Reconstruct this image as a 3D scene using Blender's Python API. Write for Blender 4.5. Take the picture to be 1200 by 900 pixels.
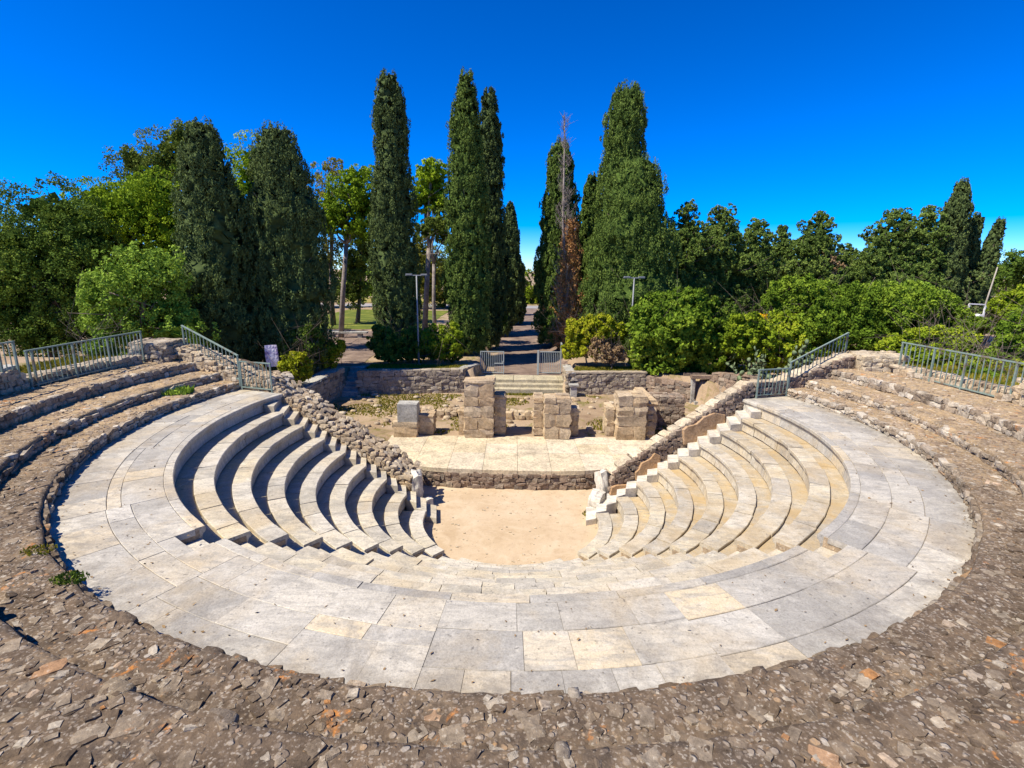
import bpy, math, random
import numpy as np
from mathutils import Vector, Matrix

R_ = math.radians
rng = np.random.default_rng(7)
random.seed(7)
scene = bpy.context.scene
col = scene.collection
for o in list(bpy.data.objects):
    bpy.data.objects.remove(o)

# ------------------------------------------------------------------ camera (fitted to the concentric seat rows)
FPX, PITCH, CYP, ROLL, YAW = 598.8, 0.21972, 450.0, -0.01197, 0.00104
CAM = np.array([-0.0097, -13.593, 4.0])


def ray(x, y):
    """direction in the world of a point of the 1200 x 900 photograph"""
    u, v = x - 600.0, y - CYP
    c, s = math.cos(ROLL), math.sin(ROLL)
    u, v = c * u - s * v, s * u + c * v
    a = np.array([u, FPX * math.cos(PITCH) - v * math.sin(PITCH), -(FPX * math.sin(PITCH) + v * math.cos(PITCH))])
    c, s = math.cos(YAW), math.sin(YAW)
    return np.array([c * a[0] - s * a[1], s * a[0] + c * a[1], a[2]])


def at(x, y, z):
    d = ray(x, y)
    return CAM + d * ((z - CAM[2]) / d[2])


def atY(x, y, Y):
    d = ray(x, y)
    return CAM + d * ((Y - CAM[1]) / d[1])


fw = ray(600, CYP); fw = fw / np.linalg.norm(fw)
rt = ray(601, CYP) - ray(600, CYP); rt = rt / np.linalg.norm(rt)
up = ray(600, CYP - 1) - ray(600, CYP); up = up / np.linalg.norm(up)
cd = bpy.data.cameras.new('camera')
cd.sensor_width = 36.0
cd.lens = 36.0 * FPX / 1200.0
cd.clip_start = 0.05
cd.clip_end = 4000
cam = bpy.data.objects.new('camera', cd)
col.objects.link(cam)
m = Matrix.Identity(4)
for i in range(3):
    m[i][0], m[i][1], m[i][2], m[i][3] = rt[i], up[i], -fw[i], CAM[i]
cam.matrix_world = m
scene.camera = cam

# ------------------------------------------------------------------ world, sun, exposure
SUN_EL, SUN_AZ = R_(54), R_(24)          # azimuth: where the shadows fall, measured from +X
sd = Vector((math.cos(SUN_AZ) * math.cos(SUN_EL), math.sin(SUN_AZ) * math.cos(SUN_EL), -math.sin(SUN_EL)))
w = bpy.data.worlds.new('World')
scene.world = w
w.use_nodes = True
nt = w.node_tree
nt.nodes.clear()
sky = nt.nodes.new('ShaderNodeTexSky')
sky.sky_type = 'NISHITA'
sky.sun_disc = False
sky.sun_elevation = SUN_EL
sky.sun_rotation = math.atan2(-sd.x, -sd.y)
sky.altitude = 2500
sky.air_density = 1.0
sky.dust_density = 0.0
sky.ozone_density = 6.0
gam = nt.nodes.new('ShaderNodeGamma')
gam.inputs[1].default_value = 1.2
hs = nt.nodes.new('ShaderNodeHueSaturation')
hs.inputs['Saturation'].default_value = 1.5
hs.inputs['Value'].default_value = 1.0
bg = nt.nodes.new('ShaderNodeBackground')
bg.inputs[1].default_value = 0.103
wo = nt.nodes.new('ShaderNodeOutputWorld')
nt.links.new(sky.outputs[0], gam.inputs[0])
nt.links.new(gam.outputs[0], hs.inputs['Color'])
tint = nt.nodes.new('ShaderNodeMix'); tint.data_type = 'RGBA'; tint.blend_type = 'MULTIPLY'; tint.inputs[0].default_value = 1.0
tint.inputs[7].default_value = (0.62, 0.73, 1.0, 1)
nt.links.new(hs.outputs[0], tint.inputs[6])
nt.links.new(tint.outputs[2], bg.inputs[0])
nt.links.new(bg.outputs[0], wo.inputs[0])
sl = bpy.data.lights.new('sun', 'SUN')
sl.energy = 5.0
sl.angle = R_(0.5)
sl.color = (1.0, 0.92, 0.79)
so = bpy.data.objects.new('sun', sl)
so.rotation_euler = sd.to_track_quat('-Z', 'Y').to_euler()
so.location = (-20, -10, 30)
col.objects.link(so)
vs = scene.view_settings
vs.view_transform = 'Standard'
vs.look = 'None'
vs.exposure = 0.6
vs.gamma = 1.0
vs.use_curve_mapping = False
scene.render.engine = 'CYCLES'


# ------------------------------------------------------------------ noise
def _hash(ix, iy, iz):
    h = (ix.astype(np.int64) * 374761393 + iy.astype(np.int64) * 668265263 + iz.astype(np.int64) * 2147483647) & 0xffffffff
    h = ((h ^ (h >> 13)) * 1274126177) & 0xffffffff
    h = ((h ^ (h >> 16)) * 2246822519) & 0xffffffff
    return ((h ^ (h >> 15)) & 0xffffff) / float(0xffffff)


def vnoise(p, scale=1.0, seed=0):
    p = np.asarray(p, float) * scale + seed * 17.31
    i = np.floor(p)
    f = p - i
    f = f * f * (3 - 2 * f)
    r = 0
    for dx in (0, 1):
        for dy in (0, 1):
            for dz in (0, 1):
                wgt = (f[:, 0] if dx else 1 - f[:, 0]) * (f[:, 1] if dy else 1 - f[:, 1]) * (f[:, 2] if dz else 1 - f[:, 2])
                r = r + wgt * _hash(i[:, 0] + dx, i[:, 1] + dy, i[:, 2] + dz)
    return r * 2 - 1


def fbm(p, scale=1.0, octv=4, seed=0):
    r, a, t = 0, 1.0, 0
    for k in range(octv):
        r = r + a * vnoise(p, scale * 2 ** k, seed + k)
        t += a
        a *= 0.5
    return r / t


def jitter(v, amp, scale, seed=0):
    v = np.asarray(v, float)
    return v + amp * np.stack([fbm(v, scale, 3, seed + 5 * k) for k in range(3)], 1)


def sstep(a, b, x):
    t = np.clip((np.asarray(x, float) - a) / (b - a), 0, 1)
    return t * t * (3 - 2 * t)


# ------------------------------------------------------------------ materials
def ramp(nt, fac, stops, interp='LINEAR'):
    n = nt.nodes.new('ShaderNodeValToRGB')
    n.color_ramp.interpolation = interp
    el = n.color_ramp.elements
    while len(el) > 1:
        el.remove(el[-1])
    el[0].position = stops[0][0]
    el[0].color = (*stops[0][1], 1)
    for p, c in stops[1:]:
        e = el.new(p)
        e.color = (*c, 1)
    nt.links.new(fac, n.inputs[0])
    return n.outputs[0]


class Mat:
    def __init__(s, name, rough=0.85, spec=0.3):
        s.m = bpy.data.materials.new(name)
        s.m.use_nodes = True
        s.nt = s.m.node_tree
        s.b = s.nt.nodes['Principled BSDF']
        s.b.inputs['Roughness'].default_value = rough
        s.b.inputs['Specular IOR Level'].default_value = spec
        s.tc = s.nt.nodes.new('ShaderNodeTexCoord')
        s.oi = s.nt.nodes.new('ShaderNodeObjectInfo')
        s.vec = s.tc.outputs['Object']

    def N(s, t): return s.nt.nodes.new(t)
    def L(s, a, b): s.nt.links.new(a, b)

    def worldpos(s):
        g = s.N('ShaderNodeNewGeometry')
        s.vec = g.outputs['Position']
        return s

    def offset_by_random(s, k=37.0):
        """every piece gets its own patch of the texture"""
        a = s.N('ShaderNodeVectorMath'); a.operation = 'SCALE'
        c = s.N('ShaderNodeCombineXYZ')
        for i in range(3):
            s.L(s.oi.outputs['Random'], c.inputs[i])
        s.L(c.outputs[0], a.inputs[0]); a.inputs['Scale'].default_value = k
        b = s.N('ShaderNodeVectorMath'); b.operation = 'ADD'
        s.L(s.vec, b.inputs[0]); s.L(a.outputs[0], b.inputs[1])
        s.vec = b.outputs[0]
        return s

    def noise(s, scale, detail=5, rough=0.6, dist=0.0, vec=None):
        n = s.N('ShaderNodeTexNoise')
        n.inputs['Scale'].default_value = scale
        n.inputs['Detail'].default_value = detail
        n.inputs['Roughness'].default_value = rough
        n.inputs['Distortion'].default_value = dist
        s.L(vec or s.vec, n.inputs['Vector'])
        return n.outputs['Fac']

    def voro(s, scale, feature='F1', out='Distance', vec=None):
        n = s.N('ShaderNodeTexVoronoi')
        n.feature = feature
        n.inputs['Scale'].default_value = scale
        s.L(vec or s.vec, n.inputs['Vector'])
        return n.outputs[out]

    def mapped(s, scale, rot=(0, 0, 0)):
        n = s.N('ShaderNodeMapping')
        n.inputs['Scale'].default_value = scale
        n.inputs['Rotation'].default_value = rot
        s.L(s.vec, n.inputs['Vector'])
        return n.outputs[0]

    def tone(s):
        """per piece random number: object random plus the piece number stored in joined meshes"""
        a = s.N('ShaderNodeAttribute'); a.attribute_name = 'tone'
        n = s.N('ShaderNodeMath'); n.operation = 'ADD'
        s.L(s.oi.outputs['Random'], n.inputs[0]); s.L(a.outputs['Fac'], n.inputs[1])
        f = s.N('ShaderNodeMath'); f.operation = 'FRACT'
        s.L(n.outputs[0], f.inputs[0])
        return f.outputs[0]

    def band(s, v, a, b):
        n = s.N('ShaderNodeMapRange')
        n.inputs['From Min'].default_value = a
        n.inputs['From Max'].default_value = b
        s.L(v, n.inputs['Value'])
        return n.outputs[0]

    def mul(s, a, k):
        n = s.N('ShaderNodeMath'); n.operation = 'MULTIPLY'
        s.L(a, n.inputs[0])
        if isinstance(k, (int, float)): n.inputs[1].default_value = k
        else: s.L(k, n.inputs[1])
        return n.outputs[0]

    def mix(s, fac, a, b, mode='MIX'):
        n = s.N('ShaderNodeMix'); n.data_type = 'RGBA'; n.blend_type = mode
        if isinstance(fac, (int, float)): n.inputs[0].default_value = fac
        else: s.L(fac, n.inputs[0])
        for k, v in ((6, a), (7, b)):
            if isinstance(v, tuple): n.inputs[k].default_value = (*v, 1)
            else: s.L(v, n.inputs[k])
        return n.outputs[2]

    def color(s, c):
        if isinstance(c, tuple): s.b.inputs['Base Color'].default_value = (*c, 1)
        else: s.L(c, s.b.inputs['Base Color'])
        return s

    def bump(s, h, strength=0.5, dist=0.02):
        n = s.N('ShaderNodeBump')
        n.inputs['Strength'].default_value = strength
        n.inputs['Distance'].default_value = dist
        s.L(h, n.inputs['Height'])
        s.L(n.outputs[0], s.b.inputs['Normal'])
        return s


def make_marble(name, stops, stain=0.5, dark=0.5, edge=False, warm=0.0):
    M = Mat(name, 0.62, 0.35)
    base_vec = M.vec
    t = M.tone()
    c = ramp(M.nt, t, stops)
    M.offset_by_random()
    v1 = M.noise(1.6, 8, 0.62, 1.6, M.mapped((1.0, 3.2, 1.0), (0, 0, 0.7)))
    c = M.mix(M.mul(M.band(v1, 0.46, 0.62), 0.62), c, (0.28, 0.275, 0.262))
    v8 = M.noise(5.5, 7, 0.7, 0.9, M.mapped((0.5, 3.5, 1.0), (0, 0, 2.2)))
    c = M.mix(M.mul(M.band(v8, 0.53, 0.68), 0.5), c, (0.33, 0.31, 0.27))
    v3 = M.noise(3.3, 6, 0.7, 0.6)
    c = M.mix(M.mul(M.band(v3, 0.5, 0.75), 0.55), c, (0.66, 0.645, 0.6))
    # weathering that crosses the joints
    v2 = M.noise(0.55, 6, 0.65, 0.4, base_vec)
    c = M.mix(M.mul(M.band(v2, 0.5, 0.68), stain), c, (0.44, 0.34, 0.19))
    v6 = M.noise(0.9, 7, 0.72, 0.8, base_vec)
    c = M.mix(M.mul(M.band(v6, 0.5, 0.7), dark * 0.95), c, (0.2, 0.19, 0.175))
    vA = M.noise(2.6, 8, 0.75, 1.2, base_vec)
    c = M.mix(M.mul(M.band(vA, 0.56, 0.68), dark * 0.7), c, (0.24, 0.23, 0.215))
    v4 = M.noise(14, 4, 0.6, 0.2, base_vec)
    c = M.mix(M.mul(M.band(v4, 0.61, 0.70), dark), c, (0.09, 0.085, 0.08))
    vB = M.noise(30, 5, 0.7, 0.4, base_vec)
    c = M.mix(0.6, c, ramp(M.nt, vB, [(0.3, (0.62, 0.61, 0.6)), (0.5, (1, 1, 1)), (0.7, (1.22, 1.2, 1.16))]), 'MULTIPLY')
    if warm:
        gp = M.N('ShaderNodeNewGeometry'); sx = M.N('ShaderNodeSeparateXYZ'); M.L(gp.outputs['Position'], sx.inputs[0])
        vw = M.noise(1.3, 6, 0.7, 0.6, gp.outputs['Position'])
        c = M.mix(M.mul(M.mul(M.band(sx.outputs['X'], 1.0, 4.0), M.band(vw, 0.42, 0.62)), warm), c, (0.42, 0.31, 0.155))
    if edge:
        ln_ = M.N('ShaderNodeVectorMath'); ln_.operation = 'LENGTH'
        fl = M.N('ShaderNodeVectorMath'); fl.operation = 'MULTIPLY'; fl.inputs[1].default_value = (1, 1, 0)
        gp = M.N('ShaderNodeNewGeometry')
        M.L(gp.outputs['Position'], fl.inputs[0]); M.L(fl.outputs[0], ln_.inputs[0])
        v7 = M.noise(3.0, 7, 0.75, 0.5, gp.outputs['Position'])
        c = M.mix(M.mul(M.mul(M.band(ln_.outputs['Value'], 8.9, 9.65), M.band(v7, 0.42, 0.62)), 0.75), c, (0.17, 0.15, 0.13))
    v5 = M.noise(60, 4, 0.6)
    c = M.mix(1.0, c, (1.06, 1.015, 0.915), 'MULTIPLY')
    c = M.mix(0.35, c, ramp(M.nt, v5, [(0.3, (0.55, 0.55, 0.55)), (0.7, (1.25, 1.25, 1.25))]), 'MULTIPLY')
    M.color(c)
    h = M.mix(0.5, v5, v4)
    M.bump(M.mix(0.5, h, vB), 0.5, 0.018)
    return M.m


marble = make_marble('marble', [(0, (0.52, 0.505, 0.465)), (0.16, (0.31, 0.305, 0.29)), (0.3, (0.57, 0.545, 0.48)), (0.46, (0.38, 0.373, 0.355)),
                                (0.62, (0.58, 0.50, 0.36)), (0.72, (0.50, 0.485, 0.44)), (0.86, (0.315, 0.31, 0.298)), (1, (0.55, 0.53, 0.48))], 0.5, 0.6, True)
marble_seat = make_marble('marble_seat', [(0, (0.55, 0.52, 0.45)), (0.3, (0.50, 0.46, 0.37)), (0.5, (0.56, 0.535, 0.48)), (0.7, (0.38, 0.365, 0.33)),
                                          (0.85, (0.58, 0.53, 0.41)), (1, (0.53, 0.51, 0.46))], 0.45, 0.6, False, 0.4)
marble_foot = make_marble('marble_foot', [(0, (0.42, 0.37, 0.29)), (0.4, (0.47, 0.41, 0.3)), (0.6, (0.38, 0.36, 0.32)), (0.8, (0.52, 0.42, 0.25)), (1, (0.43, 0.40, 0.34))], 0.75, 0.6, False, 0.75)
marble_white = make_marble('marble_white', [(0, (0.66, 0.645, 0.6)), (0.5, (0.62, 0.6, 0.55)), (1, (0.68, 0.66, 0.62))], 0.3, 0.4)


def make_stone(name, stops, lich=0.0, bump=0.8, spot=(0.62, 0.58, 0.48), spotk=0.3, cong=0.0, crust=None):
    M = Mat(name, 0.95, 0.15).worldpos()
    t = M.tone()
    c = ramp(M.nt, t, stops)
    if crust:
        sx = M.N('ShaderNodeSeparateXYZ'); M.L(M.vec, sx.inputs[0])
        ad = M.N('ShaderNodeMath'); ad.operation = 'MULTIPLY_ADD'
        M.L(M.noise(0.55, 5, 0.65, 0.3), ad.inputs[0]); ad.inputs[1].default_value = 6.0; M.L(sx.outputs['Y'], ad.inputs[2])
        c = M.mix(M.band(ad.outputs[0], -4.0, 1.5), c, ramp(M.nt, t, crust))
    if cong:
        vp = M.noise(1.1, 6, 0.7, 0.6)
        c = M.mix(M.mul(M.band(vp, 0.52, 0.66), 0.65), c, (0.27, 0.2, 0.125))
        vq = M.noise(1.5, 6, 0.7, 0.3, M.mapped((1, 1, 1), (0.5, 0.2, 1.1)))
        c = M.mix(M.mul(M.band(vq, 0.54, 0.64), 0.6), c, (0.075, 0.06, 0.048))
    v1 = M.noise(2.2, 8, 0.7, 0.4)
    c = M.mix(0.75, c, ramp(M.nt, v1, [(0.3, (0.5, 0.48, 0.46)), (0.5, (0.95, 0.95, 0.95)), (0.7, (1.35, 1.3, 1.2))]), 'MULTIPLY')
    v2 = M.noise(13, 6, 0.7, 0.3)
    c = M.mix(0.7, c, ramp(M.nt, v2, [(0.32, (0.45, 0.43, 0.42)), (0.5, (1, 1, 1)), (0.68, (1.4, 1.36, 1.28))]), 'MULTIPLY')
    if spotk:
        v5 = M.noise(26, 3, 0.55, 0.0)
        c = M.mix(M.mul(M.band(v5, 0.60, 0.66), spotk), c, spot)
    if cong:
        for sc_, th, k in ((13.0, 0.45, 0.75), (34.0, 0.5, 0.5)):
            vn = M.N('ShaderNodeTexVoronoi'); vn.inputs['Scale'].default_value = sc_
            wv = M.N('ShaderNodeTexNoise'); wv.inputs['Scale'].default_value = 9.0
            M.L(M.vec, wv.inputs['Vector'])
            ad = M.N('ShaderNodeMix'); ad.data_type = 'VECTOR'; ad.inputs[0].default_value = 0.06
            M.L(M.vec, ad.inputs[4]); M.L(wv.outputs['Color'], ad.inputs[5])
            M.L(ad.outputs[1], vn.inputs['Vector'])
            sp = M.N('ShaderNodeSeparateColor'); M.L(vn.outputs['Color'], sp.inputs[0])
            pc = ramp(M.nt, sp.outputs[0], [(0, (0.16, 0.125, 0.095)), (0.4, (0.25, 0.20, 0.15)), (0.7, (0.38, 0.32, 0.25)), (0.9, (0.5, 0.45, 0.37)), (1, (0.45, 0.27, 0.12))])
            msk = M.mul(M.band(vn.outputs['Distance'], th, th - 0.14), M.band(sp.outputs[1], 0.45, 0.5))
            c = M.mix(M.mul(msk, k * cong), c, pc)
            if sc_ < 20: pebh = msk
    if lich:
        v3 = M.noise(1.7, 5, 0.7, 0.5)
        v4 = M.noise(9, 4, 0.6)
        c = M.mix(M.mul(M.mul(M.band(v3, 0.6, 0.66), M.band(v4, 0.5, 0.58)), lich), c, (0.50, 0.20, 0.045))
    M.color(c)
    hh = M.mix(0.5, v2, M.noise(45, 5, 0.7))
    if cong: hh = M.mix(0.45, hh, pebh)
    M.bump(hh, bump, 0.03)
    return M.m


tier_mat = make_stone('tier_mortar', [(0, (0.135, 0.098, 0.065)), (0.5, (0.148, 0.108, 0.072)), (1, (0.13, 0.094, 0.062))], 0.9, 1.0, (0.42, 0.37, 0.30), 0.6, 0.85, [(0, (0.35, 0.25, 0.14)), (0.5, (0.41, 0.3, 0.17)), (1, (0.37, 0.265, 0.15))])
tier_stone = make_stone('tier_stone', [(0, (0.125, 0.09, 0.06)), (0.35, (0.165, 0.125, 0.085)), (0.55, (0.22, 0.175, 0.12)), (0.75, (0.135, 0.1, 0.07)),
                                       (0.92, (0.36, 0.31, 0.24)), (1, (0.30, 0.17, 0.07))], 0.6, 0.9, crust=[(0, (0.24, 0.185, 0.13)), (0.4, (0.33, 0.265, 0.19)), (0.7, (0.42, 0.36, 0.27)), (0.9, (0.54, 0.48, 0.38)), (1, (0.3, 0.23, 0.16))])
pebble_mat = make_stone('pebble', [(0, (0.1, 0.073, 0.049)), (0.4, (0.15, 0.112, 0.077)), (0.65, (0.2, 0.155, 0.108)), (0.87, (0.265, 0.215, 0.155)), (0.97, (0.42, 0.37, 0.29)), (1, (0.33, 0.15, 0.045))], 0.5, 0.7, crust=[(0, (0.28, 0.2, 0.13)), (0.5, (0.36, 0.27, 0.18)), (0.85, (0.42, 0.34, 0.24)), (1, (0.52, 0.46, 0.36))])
rubble_pale = make_stone('rubble_pale', [(0, (0.32, 0.235, 0.145)), (0.3, (0.43, 0.335, 0.215)), (0.6, (0.5, 0.415, 0.29)), (0.8, (0.35, 0.27, 0.18)), (1, (0.56, 0.49, 0.37))], 0.0, 0.9)
rubble_brown = make_stone('rubble_brown', [(0, (0.22, 0.16, 0.115)), (0.35, (0.29, 0.215, 0.155)), (0.6, (0.2, 0.165, 0.13)), (0.8, (0.36, 0.29, 0.21)), (1, (0.27, 0.2, 0.15))], 0.2, 1.0)
rubble_grey = make_stone('rubble_grey', [(0, (0.27, 0.22, 0.16)), (0.4, (0.39, 0.33, 0.245)), (0.7, (0.33, 0.275, 0.2)), (0.9, (0.48, 0.42, 0.32)), (1, (0.25, 0.2, 0.145))], 0.1, 0.8)
pillar_mat = make_stone('pillar_stone', [(0, (0.44, 0.32, 0.19)), (0.35, (0.5, 0.385, 0.24)), (0.6, (0.4, 0.31, 0.205)), (0.8, (0.56, 0.45, 0.3)), (1, (0.46, 0.35, 0.215))], 0.15, 1.0)
grey_block = make_stone('grey_block', [(0, (0.36, 0.35, 0.31)), (1, (0.42, 0.41, 0.37))], 0.0, 0.5)
coping_mat = make_stone('coping_stone', [(0, (0.46, 0.37, 0.24)), (0.5, (0.54, 0.46, 0.33)), (1, (0.42, 0.35, 0.24))], 0.2, 0.8)
slab_brown = make_stone('slab_brown', [(0, (0.40, 0.25, 0.13)), (1, (0.46, 0.32, 0.19))], 0.2, 0.6)
mortar_dark = make_stone('mortar', [(0, (0.17, 0.135, 0.105)), (1, (0.17, 0.135, 0.105))], 0.0, 0.9)
mortar_pale = make_stone('mortar_pale', [(0, (0.34, 0.26, 0.17)), (1, (0.34, 0.26, 0.17))], 0.0, 0.9)
stage_mat = make_stone('stage_paving', [(0, (0.52, 0.43, 0.28)), (0.4, (0.58, 0.49, 0.33)), (0.7, (0.5, 0.43, 0.31)), (1, (0.60, 0.52, 0.38))], 0.0, 0.25, (0.62, 0.55, 0.42), 0.2)
step_mat = make_stone('step_stone', [(0, (0.36, 0.32, 0.21)), (1, (0.44, 0.39, 0.27))], 0.0, 0.5)


def make_sand():
    M = Mat('orchestra_sand', 0.95, 0.1).worldpos()
    v = M.noise(0.7, 6, 0.6)
    c = ramp(M.nt, v, [(0.3, (0.45, 0.335, 0.205)), (0.5, (0.51, 0.39, 0.25)), (0.7, (0.55, 0.435, 0.295))])
    v2 = M.noise(40, 4, 0.7)
    c = M.mix(0.5, c, ramp(M.nt, v2, [(0.3, (0.75, 0.74, 0.72)), (0.7, (1.15, 1.15, 1.15))]), 'MULTIPLY')
    v3 = M.noise(5, 5, 0.6)
    c = M.mix(M.mul(M.band(v3, 0.52, 0.72), 0.5), c, (0.36, 0.25, 0.15))
    v9 = M.noise(1.6, 6, 0.7, 0.8)
    c = M.mix(M.mul(M.band(v9, 0.5, 0.66), 0.45), c, (0.6, 0.49, 0.34))
    M.color(c)
    M.bump(v2, 0.4, 0.01)
    return M.m


sand = make_sand()


def make_ground():
    M = Mat('ground_soil', 0.97, 0.1).worldpos()
    v = M.noise(0.45, 7, 0.65, 0.3)
    c = ramp(M.nt, v, [(0.3, (0.22, 0.15, 0.095)), (0.48, (0.34, 0.25, 0.16)), (0.62, (0.42, 0.32, 0.21))])
    v2 = M.noise(18, 6, 0.7)
    c = M.mix(0.6, c, ramp(M.nt, v2, [(0.3, (0.6, 0.58, 0.56)), (0.7, (1.3, 1.28, 1.25))]), 'MULTIPLY')
    g = M.noise(0.8, 6, 0.7, 0.4)
    gc = ramp(M.nt, M.noise(7, 4, 0.6), [(0.3, (0.075, 0.085, 0.018)), (0.5, (0.15, 0.14, 0.03)), (0.7, (0.27, 0.21, 0.07))])
    c = M.mix(M.mul(M.band(g, 0.52, 0.62), 0.8), c, gc)
    M.color(c)
    M.bump(v2, 0.6, 0.04)
    return M.m


ground_mat = make_ground()


def make_simple(name, stops, scale=3.0, fine=30.0, rough=0.95, bump=0.5):
    M = Mat(name, rough, 0.15).worldpos()
    v = M.noise(scale, 6, 0.65, 0.3)
    c = ramp(M.nt, v, stops)
    v2 = M.noise(fine, 5, 0.7)
    c = M.mix(0.5, c, ramp(M.nt, v2, [(0.3, (0.65, 0.65, 0.65)), (0.7, (1.25, 1.25, 1.25))]), 'MULTIPLY')
    M.color(c)
    M.bump(v2, bump, 0.02)
    return M.m


path_mat = make_simple('path_gravel', [(0.3, (0.13, 0.092, 0.07)), (0.5, (0.21, 0.152, 0.115)), (0.7, (0.31, 0.235, 0.175))], 1.2, 25)
road_mat = make_simple('road_asphalt', [(0.3, (0.26, 0.25, 0.24)), (0.7, (0.34, 0.32, 0.30))], 0.8, 30)
lawn_mat = make_simple('lawn_grass', [(0.3, (0.05, 0.075, 0.012)), (0.5, (0.12, 0.15, 0.02)), (0.7, (0.24, 0.23, 0.04))], 0.6, 12)
dry_mat = make_simple('dry_grass', [(0.3, (0.2, 0.17, 0.035)), (0.5, (0.3, 0.24, 0.06)), (0.7, (0.34, 0.27, 0.1))], 1.0, 20)
bark = make_simple('bark', [(0.3, (0.10, 0.075, 0.055)), (0.5, (0.17, 0.13, 0.10)), (0.7, (0.25, 0.2, 0.16))], 4, 25, 0.95, 1.0)
bark_grey = make_simple('bark_grey', [(0.3, (0.16, 0.13, 0.11)), (0.5, (0.25, 0.21, 0.18)), (0.7, (0.34, 0.3, 0.26))], 4, 25, 0.95, 1.0)
rail_paint = make_simple('rail_paint', [(0.3, (0.17, 0.225, 0.19)), (0.5, (0.21, 0.27, 0.225)), (0.7, (0.25, 0.31, 0.255))], 5, 40, 0.5, 0.05)
def add_rust(mt, k=0.7):
    nt_ = mt.node_tree; b_ = nt_.nodes['Principled BSDF']
    src = b_.inputs['Base Color'].links[0].from_socket
    gp = nt_.nodes.new('ShaderNodeNewGeometry')
    nz = nt_.nodes.new('ShaderNodeTexNoise'); nz.inputs['Scale'].default_value = 3.5; nz.inputs['Detail'].default_value = 7
    nt_.links.new(gp.outputs['Position'], nz.inputs['Vector'])
    mr = nt_.nodes.new('ShaderNodeMapRange'); mr.inputs['From Min'].default_value = 0.56; mr.inputs['From Max'].default_value = 0.68; mr.inputs['To Max'].default_value = k
    nt_.links.new(nz.outputs['Fac'], mr.inputs['Value'])
    mx = nt_.nodes.new('ShaderNodeMix'); mx.data_type = 'RGBA'; mx.inputs[7].default_value = (0.17, 0.085, 0.04, 1)
    nt_.links.new(mr.outputs[0], mx.inputs[0]); nt_.links.new(src, mx.inputs[6]); nt_.links.new(mx.outputs[2], b_.inputs['Base Color'])


add_rust(rail_paint)
gate_paint = make_simple('gate_paint', [(0.3, (0.33, 0.36, 0.33)), (0.7, (0.42, 0.45, 0.41))], 5, 40, 0.5, 0.05)
lamp_metal = make_simple('lamp_metal', [(0.3, (0.24, 0.25, 0.25)), (0.7, (0.32, 0.33, 0.33))], 5, 40, 0.45, 0.05)
dark_metal = make_simple('dark_metal', [(0.3, (0.05, 0.05, 0.05)), (0.7, (0.09, 0.09, 0.09))], 5, 40, 0.6, 0.1)
weather_wood = make_simple('weathered_wood', [(0.3, (0.3, 0.27, 0.22)), (0.7, (0.42, 0.38, 0.31))], 5, 40, 0.9, 0.3)
white_paint = make_simple('white_paint', [(0.3, (0.62, 0.62, 0.6)), (0.7, (0.74, 0.74, 0.72))], 2, 30, 0.7, 0.1)
sheet_mat = make_simple('printed_sheet', [(0.35, (0.22, 0.17, 0.36)), (0.46, (0.5, 0.46, 0.62)), (0.56, (0.72, 0.70, 0.78)), (0.68, (0.3, 0.25, 0.44))], 3.2, 14, 0.6, 0.1)
cactus_mat = make_simple('cactus_pad', [(0.3, (0.10, 0.14, 0.065)), (0.7, (0.2, 0.25, 0.13))], 6, 30, 0.7, 0.3)


def make_leaf(name, c0, c1, c2, transl=0.25):
    M = Mat(name, 0.8, 0.06)
    t = M.N('ShaderNodeAttribute'); t.attribute_name = 'tone'
    c = ramp(M.nt, t.outputs['Fac'], [(0.0, c0), (0.5, c1), (1.0, c2)])
    M.color(c)
    tr = M.N('ShaderNodeBsdfTranslucent')
    M.L(c, tr.inputs['Color'])
    mx = M.N('ShaderNodeMixShader')
    mx.inputs[0].default_value = transl
    out = M.nt.nodes['Material Output']
    M.L(M.b.outputs[0], mx.inputs[1]); M.L(tr.outputs[0], mx.inputs[2]); M.L(mx.outputs[0], out.inputs['Surface'])
    return M.m


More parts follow.
